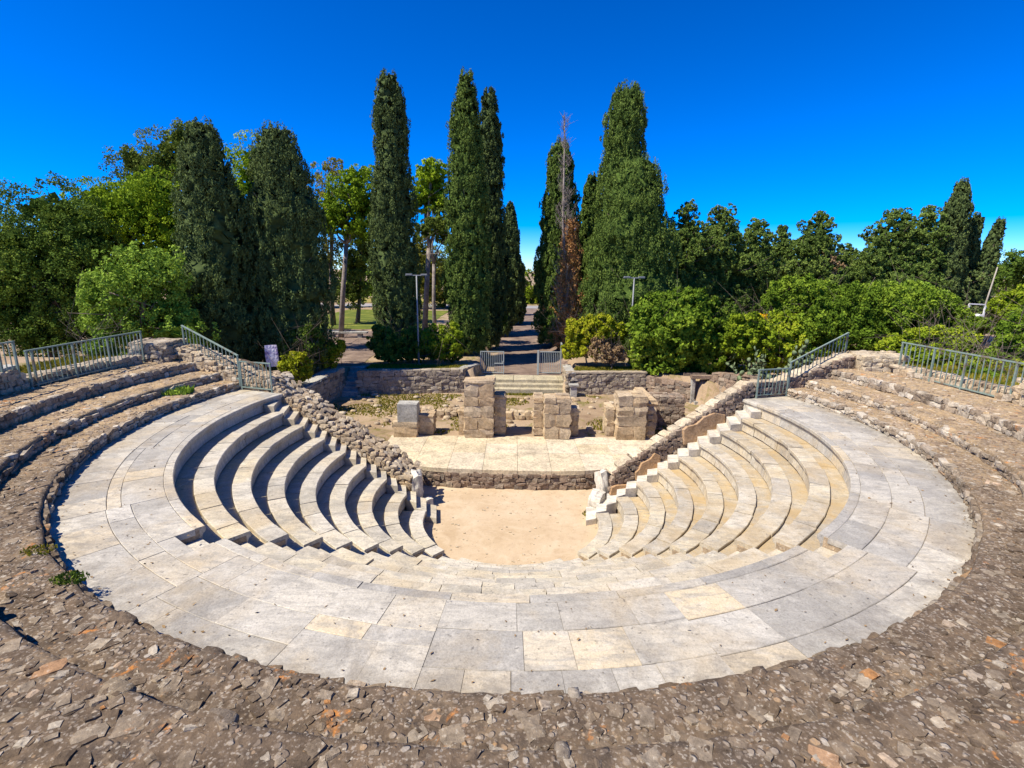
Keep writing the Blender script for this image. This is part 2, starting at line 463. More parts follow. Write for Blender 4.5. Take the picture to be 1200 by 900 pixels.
LEAF = dict(
    cypress=make_leaf('cypress_foliage', (0.056, 0.097, 0.020), (0.109, 0.167, 0.033), (0.201, 0.267, 0.054), 0.12),
    cypress_dark=make_leaf('cypress_dark_foliage', (0.055, 0.082, 0.029), (0.098, 0.139, 0.044), (0.175, 0.222, 0.061), 0.1),
    cypress_brown=make_leaf('cypress_brown_foliage', (0.209, 0.151, 0.043), (0.455, 0.232, 0.084), (0.698, 0.314, 0.120), 0.12),
    pine=make_leaf('pine_needles', (0.104, 0.179, 0.012), (0.229, 0.334, 0.017), (0.420, 0.535, 0.028), 0.2),
    pine_dark=make_leaf('pine_dark_needles', (0.069, 0.101, 0.018), (0.135, 0.183, 0.026), (0.243, 0.284, 0.044), 0.15),
    autumn=make_leaf('autumn_leaves', (0.136, 0.137, 0.019), (0.224, 0.217, 0.031), (0.312, 0.274, 0.046), 0.25),
    broad=make_leaf('broad_leaves', (0.062, 0.108, 0.011), (0.133, 0.217, 0.019), (0.265, 0.361, 0.033), 0.25),
    broad_dark=make_leaf('broad_dark_leaves', (0.051, 0.093, 0.014), (0.100, 0.164, 0.022), (0.197, 0.262, 0.034), 0.15),
    olive=make_leaf('olive_leaves', (0.104, 0.178, 0.018), (0.208, 0.322, 0.037), (0.374, 0.512, 0.069), 0.2),
    lime=make_leaf('lime_leaves', (0.110, 0.165, 0.012), (0.219, 0.302, 0.017), (0.410, 0.452, 0.032), 0.25),
    yellow=make_leaf('yellow_leaves', (0.139, 0.178, 0.010), (0.288, 0.323, 0.014), (0.448, 0.429, 0.029), 0.25),
    flower=make_leaf('yellow_flowers', (0.584, 0.366, 0.008), (0.779, 0.511, 0.008), (1.015, 0.725, 0.043), 0.2),
    bare=make_leaf('bare_twigs', (0.162, 0.107, 0.050), (0.276, 0.183, 0.092), (0.390, 0.274, 0.142), 0.0),
    grass=make_leaf('grass_blades', (0.114, 0.138, 0.012), (0.212, 0.213, 0.020), (0.390, 0.304, 0.050), 0.25),
)


# ------------------------------------------------------------------ object helpers
def tag(o, label=None, cat=None, group=None, kind=None):
    if label: o['label'] = label
    if cat: o['category'] = cat
    if group: o['group'] = group
    if kind: o['kind'] = kind
    return o


def thing(name, label, cat, loc=(0, 0, 0), group=None, rz=0.0):
    o = bpy.data.objects.new(name, None)
    o.empty_display_size = 0.3
    o.location = loc
    o.rotation_euler = (0, 0, rz)
    col.objects.link(o)
    return tag(o, label, cat, group)


def base_of(o):
    p = Vector((0, 0, 0))
    while o is not None:
        p = p + o.location
        o = o.parent
    return p


def mesh_data(name, v, f, mat, smooth=False, tone=None):
    me = bpy.data.meshes.new(name)
    v = np.asarray(v, np.float32)
    if isinstance(f, np.ndarray):
        n, k = f.shape
        me.vertices.add(len(v)); me.vertices.foreach_set('co', v.ravel())
        me.loops.add(n * k); me.loops.foreach_set('vertex_index', f.astype(np.int32).ravel())
        me.polygons.add(n)
        me.polygons.foreach_set('loop_start', np.arange(0, n * k, k, dtype=np.int32))
        me.update(calc_edges=True)
    else:
        me.from_pydata([tuple(map(float, x)) for x in v], [], [tuple(map(int, x)) for x in f])
        me.update()
    if tone is not None:
        a = me.attributes.new('tone', 'FLOAT', 'POINT')
        a.data.foreach_set('value', np.asarray(tone, np.float32))
    if smooth:
        me.polygons.foreach_set('use_smooth', np.ones(len(me.polygons), bool))
    me.materials.append(mat)
    return me


def mesh_obj(name, v, f, mat, parent=None, smooth=False, tone=None):
    """mesh given in world coordinates"""
    o = bpy.data.objects.new(name, mesh_data(name, v, f, mat, smooth, tone))
    col.objects.link(o)
    if parent is not None:
        o.parent = parent
        o.location = -base_of(parent)
    return o


class MB:
    """collects shapes into one mesh"""
    def __init__(s): s.v, s.f, s.n, s.t = [], [], 0, []

    def add(s, v, f, tone=None):
        v = np.asarray(v, float)
        s.v.append(v); s.f += [tuple(i + s.n for i in q) for q in f]; s.n += len(v)
        s.t.append(np.full(len(v), 0.0 if tone is None else tone))
        return s

    def box(s, c, d, rz=0.0, tone=None):
        x, y, z = [k / 2 for k in d]
        v = np.array([[a, b, e] for a in (-x, x) for b in (-y, y) for e in (-z, z)], float)
        ca, sa = math.cos(rz), math.sin(rz)
        v = np.stack([v[:, 0] * ca - v[:, 1] * sa, v[:, 0] * sa + v[:, 1] * ca, v[:, 2]], 1) + np.array(c)
        return s.add(v, [(0, 1, 3, 2), (4, 6, 7, 5), (0, 4, 5, 1), (2, 3, 7, 6), (0, 2, 6, 4), (1, 5, 7, 3)], tone)

    def bar(s, a, b, wd, ht):
        """rectangular bar from a to b"""
        a, b = np.array(a, float), np.array(b, float)
        d = b - a; d = d / np.linalg.norm(d)
        side = np.cross(d, [0, 0, 1.0])
        if np.linalg.norm(side) < 1e-4: side = np.array([1.0, 0, 0])
        side = side / np.linalg.norm(side)
        u = np.cross(side, d)
        v = [p + side * i * wd / 2 + u * j * ht / 2 for p in (a, b) for i, j in ((-1, -1), (1, -1), (1, 1), (-1, 1))]
        return s.add(v, [(3, 2, 1, 0), (4, 5, 6, 7), (0, 1, 5, 4), (1, 2, 6, 5), (2, 3, 7, 6), (3, 0, 4, 7)])

    def tube(s, pts, rad, n=8):
        pts = np.array(pts, float)
        vs, fs = [], []
        for i, p in enumerate(pts):
            d = pts[min(i + 1, len(pts) - 1)] - pts[max(i - 1, 0)]
            d = d / (np.linalg.norm(d) + 1e-9)
            a = np.cross(d, [0.31, 0.95, 0.02]); a = a / np.linalg.norm(a)
            b = np.cross(d, a)
            r = rad[i] if hasattr(rad, '__len__') else rad
            for k in range(n):
                t = 2 * math.pi * k / n
                vs.append(p + r * (math.cos(t) * a + math.sin(t) * b))
        for i in range(len(pts) - 1):
            for k in range(n):
                fs.append((i * n + k, i * n + (k + 1) % n, (i + 1) * n + (k + 1) % n, (i + 1) * n + k))
        fs.append(tuple(range(n))[::-1]); fs.append(tuple(range((len(pts) - 1) * n, len(pts) * n)))
        return s.add(vs, fs)

    def build(s, name, mat, parent=None, smooth=False):
        v = np.concatenate(s.v)
        return mesh_obj(name, v, s.f, mat, parent, smooth, np.concatenate(s.t))


def pol(r, deg):
    """polar point of the theatre: angle from the axis towards the camera, positive towards +X"""
    a = math.radians(deg)
    return (r * math.sin(a), -r * math.cos(a))


def sweep(profile, a0, a1, n, amp=0.0, seed=0, scale=5.0):
    """closed (r, z) profile swept along an arc, capped"""
    k = len(profile)
    v, f = [], []
    for j in range(n + 1):
        a = a0 + (a1 - a0) * j / n
        for r, z in profile:
            x, y = pol(r, a)
            v.append((x, y, z))
    for j in range(n):
        for i in range(k):
            q = (i + 1) % k
            f.append((j * k + i, j * k + q, (j + 1) * k + q, (j + 1) * k + i))
    f.append(tuple(range(k))[::-1])
    f.append(tuple(n * k + i for i in range(k)))
    v = np.array(v)
    if amp: v = jitter(v, amp, scale, seed)
    return v, f


def rect_profile(r0, r1, z0, z1, ch=0.012):
    return [(r0, z0), (r1, z0), (r1, z1 - ch), (r1 - ch, z1), (r0 + ch, z1), (r0, z1 - ch)]


def arc_split(a0, a1, r, lo, hi, rg):
    """cut an arc into pieces of random length"""
    L = math.radians(abs(a1 - a0)) * r
    cuts, s = [0.0], 0.0
    while True:
        s += rg.uniform(lo, hi)
        if s > L - lo * 0.6: break
        cuts.append(s)
    cuts.append(L)
    return [(a0 + (a1 - a0) * p / L, a0 + (a1 - a0) * q / L) for p, q in zip(cuts, cuts[1:])]


# ------------------------------------------------------------------ stones
def rounded_cube(seed, rnd, amp):
    pts, idx = [], {}
    for x in (-1, 0, 1):
        for y in (-1, 0, 1):
            for z in (-1, 0, 1):
                if (x, y, z) != (0, 0, 0):
                    idx[(x, y, z)] = len(pts); pts.append((x, y, z))
    f = []
    for ax in range(3):
        for sg in (-1, 1):
            for a in (-1, 0):
                for b in (-1, 0):
                    q = []
                    for da, db in ((0, 0), (1, 0), (1, 1), (0, 1)):
                        c = [0, 0, 0]; c[ax] = sg; c[(ax + 1) % 3] = a + da; c[(ax + 2) % 3] = b + db
                        q.append(idx[tuple(c)])
                    f.append(tuple(q if sg > 0 else q[::-1]))
    v = np.array(pts, float)
    ln = np.linalg.norm(v, axis=1, keepdims=True)
    v = v * (1 - rnd) + (v / ln) * rnd * 1.12
    rg = np.random.default_rng(seed)
    v = v + rg.normal(0, amp, v.shape)
    return v * 0.5, f


STONE_V = [rounded_cube(s, 0.26, 0.085) for s in range(16)]
BLOCK_V = [rounded_cube(100 + s, 0.10, 0.028) for s in range(8)]
HEWN_V = [rounded_cube(140 + s, 0.24, 0.075) for s in range(14)]
ROUND_V = [rounded_cube(170 + s, 0.62, 0.05) for s in range(12)]
LIBS = dict(stone=STONE_V, block=BLOCK_V, hewn=HEWN_V, pebble=ROUND_V)
_lib = {}


def lib_mesh(kind, i, mat):
    key = (kind, i, mat.name)
    if key not in _lib:
        v, f = LIBS[kind][i]
        _lib[key] = mesh_data(kind, v, f, mat, smooth=(kind == 'pebble'))
    return _lib[key]


def put_stones(parent, items, mat, kind='stone', name='stone', limit=300, rest='rubble', minpx=0.0):
    """items: (centre, 3x3 axes as rows, size). The largest in view become objects of their own, the rest one joined part"""
    def px(it):
        return max(it[2][0], it[2][1]) * FPX / (np.linalg.norm(np.array(it[0]) - CAM) + 0.1)
    items = sorted(items, key=px, reverse=True)
    lib = LIBS[kind]
    off = base_of(parent)
    mb = MB()
    n = 0
    for c, ax, sz in items:
        i = random.randrange(len(lib))
        A = np.array(ax, float)
        if n < limit and px((c, ax, sz)) >= minpx:
            o = bpy.data.objects.new(name, lib_mesh(kind, i, mat))
            M4 = Matrix.Identity(4)
            for r in range(3):
                for q in range(3):
                    M4[r][q] = A[q][r] * sz[q]
                M4[r][3] = c[r] - off[r]
            o.parent = parent
            o.matrix_basis = M4
            col.objects.link(o)
            n += 1
        else:
            v = (lib[i][0] * np.array(sz)) @ A + np.array(c)
            mb.add(v, lib[i][1], random.random())
    if mb.n:
        r = mb.build(rest, mat, parent, smooth=(kind == 'pebble'))
        r['kind'] = 'stuff'


def rot_axes(t, n, u, wob=0.12):
    """frame with small random wobble; rows are the along, out and up axes"""
    from mathutils import Euler
    E = np.array(Euler((random.gauss(0, wob), random.gauss(0, wob), random.gauss(0, wob))).to_matrix())
    return E @ np.array([t, n, u], float)


def face_rubble(P, L, hf, ch, wlo, whi, depth=0.16, jit=0.25, fill=1.02, z0=0.0, wob=0.1):
    """stones in rough courses on a face; P(s) -> (point at the foot, tangent, outward normal); hf(s) -> height"""
    out = []
    v = z0
    hmax = max(hf(L * k / 20) for k in range(21))
    while v < hmax:
        h = ch * random.uniform(0.75, 1.3)
        s = random.uniform(-whi, 0)
        while s < L:
            wd = random.uniform(wlo, whi)
            sc = s + wd / 2
            if 0 <= sc <= L and v + h * 0.6 < hf(sc):
                p, t, n = P(sc)
                hh = h * random.uniform(0.85, 1.2)
                c = np.array(p) + np.array([0, 0, v + h / 2 + random.uniform(-jit, jit) * h * 0.4]) + np.array(n) * random.uniform(-0.02, 0.025)
                out.append((c, rot_axes(t, n, (0, 0, 1), wob), (wd * fill, depth * random.uniform(0.8, 1.2), hh * fill)))
            s += wd
        v += h * 0.97
    return out


# ------------------------------------------------------------------ theatre measures (metres)
RB, DR, DZ = 7.87, 0.67, 0.368           # walkway edge, row depth, row height
ZORCH = -3.31
ZST = -2.63                               # stage and the court behind it
AISLE, AHW = 35.6, 0.32
T1, T2, T3 = (9.62, 0.246), (10.40, 0.50), (11.45, 0.80)
RW = 12.85                                # outer wall
ENDA = 102.2


def wall_y(x): return 0.26 + 0.31 * abs(x)


def wall_deg(r):
    lo, hi = 90.0, 130.0
    for _ in range(40):
        md = (lo + hi) / 2
        x, y = pol(r, md)
        if y < wall_y(x): lo = md
        else: hi = md
    return lo


# ------------------------------------------------------------------ ground sheet
def H(X, Y):
    X, Y = np.asarray(X, float), np.asarray(Y, float)
    r = np.hypot(X, Y)
    z = -1.45 + 2.25 * sstep(10.5, 4.0, Y) * sstep(60, 20, np.abs(X)) + 0 * X
    p = np.stack([X, Y, 0 * X], -1).reshape(-1, 3)
    z = z + (0.07 * fbm(p, 0.25, 3, 3)).reshape(z.shape)
    # court behind the stage
    left = sstep(-9.9, -9.5, X)
    yb = np.interp(X, [-20, -8.3, -2.75, 2.95, 7.4, 9.35, 11.3, 14], [13.3, 13.36, 14.1, 13.9, 14.28, 12.5, 9.9, 9.0])
    court = left * sstep(10.9, 10.5, X) * sstep(0.11, -0.11, Y - yb)
    z = z * (1 - court) + (ZST - 0.03 + (0.05 * fbm(p, 0.5, 3, 9)).reshape(z.shape)) * court
    # steps and sunken path
    zp = -2.14 + 0.7 * sstep(17, 48, Y)
    pth = sstep(-2.1, -1.7, X) * sstep(3.7, 3.2, X) * sstep(14.4, 14.9, Y)
    z = z * (1 - pth) + np.minimum(z, zp) * pth
    stp = sstep(-2.1, -1.9, X) * sstep(3.0, 2.8, X) * sstep(12.6, 12.9, Y) * sstep(16.3, 16.1, Y)
    z = z * (1 - stp) - 2.75 * stp
    st2 = sstep(-9.15, -8.95, X) * sstep(-8.15, -8.35, X) * sstep(12.4, 12.7, Y) * sstep(15.0, 14.8, Y)
    z = z * (1 - st2) - 2.75 * st2
    # hollow under the seating and the stage
    cav = (1 - sstep(RW + 0.1, RW + 0.35, r)) * sstep(0.75, 0.45, Y - wall_y(X))
    z = z * (1 - cav) - 4.2 * cav
    orc = sstep(-4.2, -4.0, X) * sstep(4.2, 4.0, X) * sstep(3.4, 3.1, Y) * sstep(-3.0, -2.0, Y)
    z = z * (1 - orc) - 4.2 * orc
    stg = sstep(-5.3, -5.1, X) * sstep(6.2, 6.0, X) * sstep(1.2, 1.4, Y) * sstep(6.15, 6.0, Y)
    z = z * (1 - stg) - 3.6 * stg
    return z


def grid_axis(lo, hi, step, far):
    a = list(np.arange(lo, hi + 1e-6, step))
    s = step
    while a[-1] < far:
        s *= 1.35; a.append(a[-1] + s)
    s = step
    while a[0] > -far:
        s *= 1.35; a.insert(0, a[0] - s)
    return np.array(a)


gx = grid_axis(-20, 22, 0.25, 1500)
gy = grid_axis(-17, 30, 0.25, 1500)
GX, GY = np.meshgrid(gx, gy, indexing='ij')
gv = np.stack([GX.ravel(), GY.ravel(), H(GX, GY).ravel()], 1)
ii = np.arange(len(gx) * len(gy)).reshape(len(gx), len(gy))
gf = np.stack([ii[:-1, :-1], ii[1:, :-1], ii[1:, 1:], ii[:-1, 1:]], -1).reshape(-1, 4)
g = mesh_obj('ground', gv, gf, ground_mat, None, True)
tag(g, 'brown earth with patches of dry and green grass', kind='structure')
g['label'] = 'brown earth with patches of dry and green grass'


def sheet(name, x0, x1, y0, y1, mat, label, dz=0.012, step=0.5, wob=0.25):
    nx, ny = max(2, int((x1 - x0) / step)), max(2, int((y1 - y0) / step))
    xs, ys = np.linspace(x0, x1, nx), np.linspace(y0, y1, ny)
    A, B = np.meshgrid(xs, ys, indexing='ij')
    A2 = A.copy(); B2 = B.copy()
    e = np.stack([A.ravel(), B.ravel(), 0 * A.ravel()], 1)
    wx = fbm(e, 0.6, 3, 21).reshape(A.shape) * wob
    A2[0] += wx[0]; A2[-1] += wx[-1]
    v = np.stack([A2.ravel(), B2.ravel(), H(A2, B2).ravel() + dz], 1)
    i = np.arange(nx * ny).reshape(nx, ny)
    f = np.stack([i[:-1, :-1], i[1:, :-1], i[1:, 1:], i[:-1, 1:]], -1).reshape(-1, 4)
    o = mesh_obj(name, v, f, mat, None, True)
    o['kind'] = 'structure'; o['label'] = label
    return o


sheet('path', -1.2, 3.4, 15.9, 61, path_mat, 'straight gravel path between the cypress rows', 0.02)
sheet('lawn', -22, -8.5, 33, 55, lawn_mat, 'mown green lawn beside the cypresses', 0.03, 0.8)
sheet('forecourt', -18, -8.9, 15.2, 31.5, path_mat, 'shaded brown earth forecourt at the top of the side steps', 0.02, 0.6)
sheet('road', -120, 120, 61.2, 67, road_mat, 'pale grey road crossing beyond the park', 0.03, 2.5, 0.0)
sheet('dry_verge', -30, 30, 70, 84, dry_mat, 'dry yellow verge beyond the road', 0.03, 2.0)

# ------------------------------------------------------------------ orchestra floor
th = [ -ENDA + (2 * ENDA) * k / 40 for k in range(41)]
ov = [(0, 0.3, ZORCH)] + [(*pol(2.75, t), ZORCH) for t in th] + [(3.6, 0.9, ZORCH), (3.6, 3.0, ZORCH), (-3.6, 3.0, ZORCH), (-3.6, 0.9, ZORCH)]
nn = len(ov)
of = [(0, k, k + 1) for k in range(1, nn - 1)] + [(0, nn - 1, 1)]
o = mesh_obj('orchestra_floor', ov, of, sand)
o['kind'] = 'structure'; o['label'] = 'semicircular orange sand floor of the orchestra'

mb = MB()
for k in range(420):
    a = random.uniform(-95, 95); q = 2.5 * math.sqrt(random.random())
    if random.random() < 0.35: q = 2.5 - 0.35 * random.random() ** 2
    x, y = pol(q, a)
    if random.random() < 0.45: x, y = random.uniform(-2.6, 2.6), random.uniform(0, 2.6)
    sz = 0.012 + 0.035 * random.random() ** 4
    v, f = STONE_V[random.randrange(16)]
    mb.add(v * np.array([sz * 1.4, sz, sz * 0.8]) + np.array([x, y, ZORCH + sz * 0.2]), f, random.random())
tag(mb.build('grit', coping_mat), 'small grit and pebbles scattered on the orange sand', 'grit', None, 'stuff')

# ------------------------------------------------------------------ marble walkway
walk_a = wall_deg(8.7)
bases = MB()
v, f = sweep([(8.31, -0.9), (9.75, -0.9), (9.75, -0.02), (8.31, -0.02)], -walk_a, walk_a, 90); bases.add(v, f)


def aisle_edges(r):
    d = math.degrees(math.asin(AHW / r))
    return AISLE - d, AISLE + d


def wedges(r, end):
    a, b = aisle_edges(r)
    return [(-end, -b), (-a, a), (b, end)]


for a0, a1 in wedges(8.1, walk_a):
    v, f = sweep([(7.97, -0.9), (8.31, -0.9), (8.31, -0.02), (7.97, -0.02)], a0, a1, max(6, int(abs(a1 - a0) / 2.5))); bases.add(v, f)
walk = bases.build('paved_walkway', mortar_pale)
tag(walk, kind='structure'); walk['label'] = 'broad curved marble paved walkway between the seats and the rubble tiers'
rg = random.Random(3)


def slab(name, r0, r1, a0, a1, mat, parent, top=0.0, gap=0.0025, thick=0.1, seed=0):
    rm = (r0 + r1) / 2
    da = math.degrees(gap / rm)
    n = max(2, int(math.radians(abs(a1 - a0)) * rm / 0.35))
    dzz = rg.gauss(0, 0.0022)
    v, f = sweep(rect_profile(r0 + gap, r1 - gap, top - thick, top + dzz, 0.008), a0 + da, a1 - da, n, 0.006, seed, 3.0)
    return mesh_obj(name, v, f, mat, parent)


def lip_profile(r0, r1, z, zb, rec=0.055):
    return [(r0 + rec * 0.7, zb), (r1, zb), (r1, z - 0.01), (r1 - 0.01, z), (r0 + 0.012, z), (r0, z - 0.012), (r0, z - 0.085),
            (r0 + rec * 0.75, z - 0.115), (r0 + rec * 1.2, z - 0.2)]


sd_ = 0
for a0, a1 in wedges(7.95, walk_a):                     # lip ring
    for p, q in arc_split(a0, a1, 7.95, 0.7, 1.3, rg):
        sd_ += 1
        n = max(2, int(math.radians(q - p) * 7.9 / 0.35))
        da = math.degrees(0.004 / 7.9)
        v, f = sweep(lip_profile(RB, 8.03, rg.gauss(0, 0.002), -DZ - 0.03), p + da, q - da, n, 0.008, sd_)
        mesh_obj('edge_slab', v, f, marble, walk)
sect = []                                               # the courses change their widths from stretch to stretch
a = -walk_a
while a < walk_a - 4:
    b = min(a + rg.uniform(9, 24), walk_a)
    if walk_a - b < 6: b = walk_a
    sect.append((a, b, 8.57 + rg.uniform(-0.10, 0.10), 8.97 + rg.uniform(-0.13, 0.2)))
    a = b
ax0, ax1 = aisle_edges(8.3)
for a0, a1, ra, rb in sect:
    cuts = sorted([a0, a1] + [c for c in (-ax1, -ax0, ax0, ax1) if a0 < c < a1])
    for c0, c1 in zip(cuts, cuts[1:]):
        mid = (c0 + c1) / 2
        inner = 8.30 if ax0 < abs(mid) < ax1 else 8.03
        for p, q in arc_split(c0, c1, 8.3, 0.42, 1.0, rg):
            sd_ += 1
            slab('paving_slab', inner, ra, p, q, marble, walk, 0, seed=sd_)
    for r0, r1, lo, hi in ((ra, rb, 0.5, 1.1), (rb, 9.63, 0.45, 1.1)):
        for p, q in arc_split(a0, a1, (r0 + r1) / 2, lo, hi, rg):
            sd_ += 1
            slab('paving_slab', r0, r1, p, q, marble, walk, 0, seed=sd_)

# ------------------------------------------------------------------ seating wedges
names = [('curved marble seats of the wedge under the dark cypresses, their footwells in shadow', -1),
         ('curved marble seats of the middle wedge, facing the stage squarely', 0),
         ('sunlit curved marble seats of the wedge beside the green bushes', 1)]
for wi, (lab, side) in enumerate(names):
    W = thing('seating_wedge', lab, 'seating', (side * 5.0, -3.0 + 2.2 * abs(side), ZORCH), 'wedges of marble seats')
    for i in range(1, 9):
        r0 = RB - DR * i
        z = -DZ * i
        end = ENDA if i < 7 else (100.5 if i == 7 else 96.0)
        a0, a1 = wedges(r0 + 0.3, end)[wi]
        n = max(4, int(math.radians(a1 - a0) * r0 / 0.3))
        v, f = sweep([(r0 + 0.075, ZORCH - 0.3), (r0 + DR + 0.09, ZORCH - 0.3), (r0 + DR + 0.09, z - 0.075), (r0 + 0.075, z - 0.075)], a0, a1, n)
        row = mesh_obj('seat_row', v, f, mortar_pale, W)
        for p, q in arc_split(a0, a1, r0 + 0.2, 0.5, 1.05, rg):
            sd_ += 1
            worn = (0.020 if side > 0 else 0.013) * rg.uniform(0.6, 1.8)
            nseg = max(2, int(math.radians(q - p) * r0 / 0.3))
            da = math.degrees(0.007 / r0)
            v, f = sweep(lip_profile(r0, r0 + 0.375, z + rg.gauss(0, 0.008), z - DZ - 0.01), p + da, q - da, nseg, worn, sd_, 4.0)
            mesh_obj('seat_block', v, f, marble_seat, row)
        for p, q in arc_split(a0, a1, r0 + 0.55, 0.6, 1.2, rg):
            sd_ += 1
            nseg = max(2, int(math.radians(q - p) * r0 / 0.3))
            da = math.degrees(0.004 / r0)
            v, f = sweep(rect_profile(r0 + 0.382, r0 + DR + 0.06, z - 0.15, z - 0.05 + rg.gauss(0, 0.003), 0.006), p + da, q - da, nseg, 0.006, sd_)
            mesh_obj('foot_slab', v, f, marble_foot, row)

# ------------------------------------------------------------------ stairs between and beside the wedges
for sg, lab in ((-1, 'narrow marble aisle steps beside the shadowed seats'), (1, 'narrow worn marble aisle steps beside the sunlit seats')):
    S = thing('stair_flight', lab, 'stairs', (sg * 3.0, -4.2, ZORCH), 'marble stair flights')
    ax = np.array([sg * math.sin(R_(AISLE)), -math.cos(R_(AISLE))])
    sx = np.array([ax[1], -ax[0]])
    for k in range(17):
        ro, ri = 8.295 - 0.335 * k, 8.295 - 0.335 * (k + 1) - 0.02
        z = -DZ / 2 * (k + 1)
        if z <= ZORCH + 0.05: break
        hw = AHW - 0.012
        pr = [(ri, z - 0.40), (ro, z - 0.40), (ro, z - 0.008), (ro - 0.008, z), (ri + 0.015, z), (ri, z - 0.015)]
        v, f = [], []
        for j in range(4):
            s = -hw + 2 * hw * j / 3
            for r, zz in pr:
                p = ax * r + sx * s
                v.append((p[0], p[1], zz))
        kk = len(pr)
        for j in range(3):
            for i in range(kk):
                q = (i + 1) % kk
                f.append((j * kk + i, (j + 1) * kk + i, (j + 1) * kk + q, j * kk + q))
        f += [tuple(range(kk)), tuple(3 * kk + i for i in range(kk))[::-1]]
        mesh_obj('step', jitter(v, 0.008, 4, k), f, marble_seat, S)
for sg, lab in ((-1, 'marble steps along the pale rubble retaining wall, beside the shadowed seats'), (1, 'marble steps climbing along the retaining wall with the yellow coping')):
    S = thing('stair_flight', lab, 'stairs', (sg * 5.5, 1.5, ZORCH), 'marble stair flights')
    for k in range(0, 18):
        z = -DZ / 2 * k
        if k == 0:
            continue
        def edge(j):
            x = 7.92 - 0.33 * j
            wpt = np.array([sg * x, wall_y(x) + 0.02])
            rr = RB - DR / 2 * j
            dg = ENDA + 0.15 if rr > 3.5 else (ENDA - 6.2 * (3.5 - rr))
            spt = np.array(pol(max(rr, 2.2), sg * dg))
            return spt, wpt
        s0, w0 = edge(k)
        s1, w1 = edge(k - 1)
        s1 = s1 + (s1 - s0) * 0.06; w1 = w1 + (w1 - w0) * 0.06
        q = [s0, w0, w1, s1]
        cen = sum(q) / 4
        top = [cen + (p - cen) * 0.985 for p in q]
        v = [(*p, z - 0.42) for p in q] + [(*p, z - 0.012) for p in q] + [(*p, z + rg.gauss(0, 0.003)) for p in top]
        f = [(0, 1, 5, 4), (1, 2, 6, 5), (2, 3, 7, 6), (3, 0, 4, 7), (4, 5, 9, 8), (5, 6, 10, 9), (6, 7, 11, 10), (7, 4, 8, 11), (8, 9, 10, 11), (3, 2, 1, 0)]
        mesh_obj('step', jitter(v, 0.012, 4, k + 50), f, marble_white if sg > 0 else marble_seat, S)

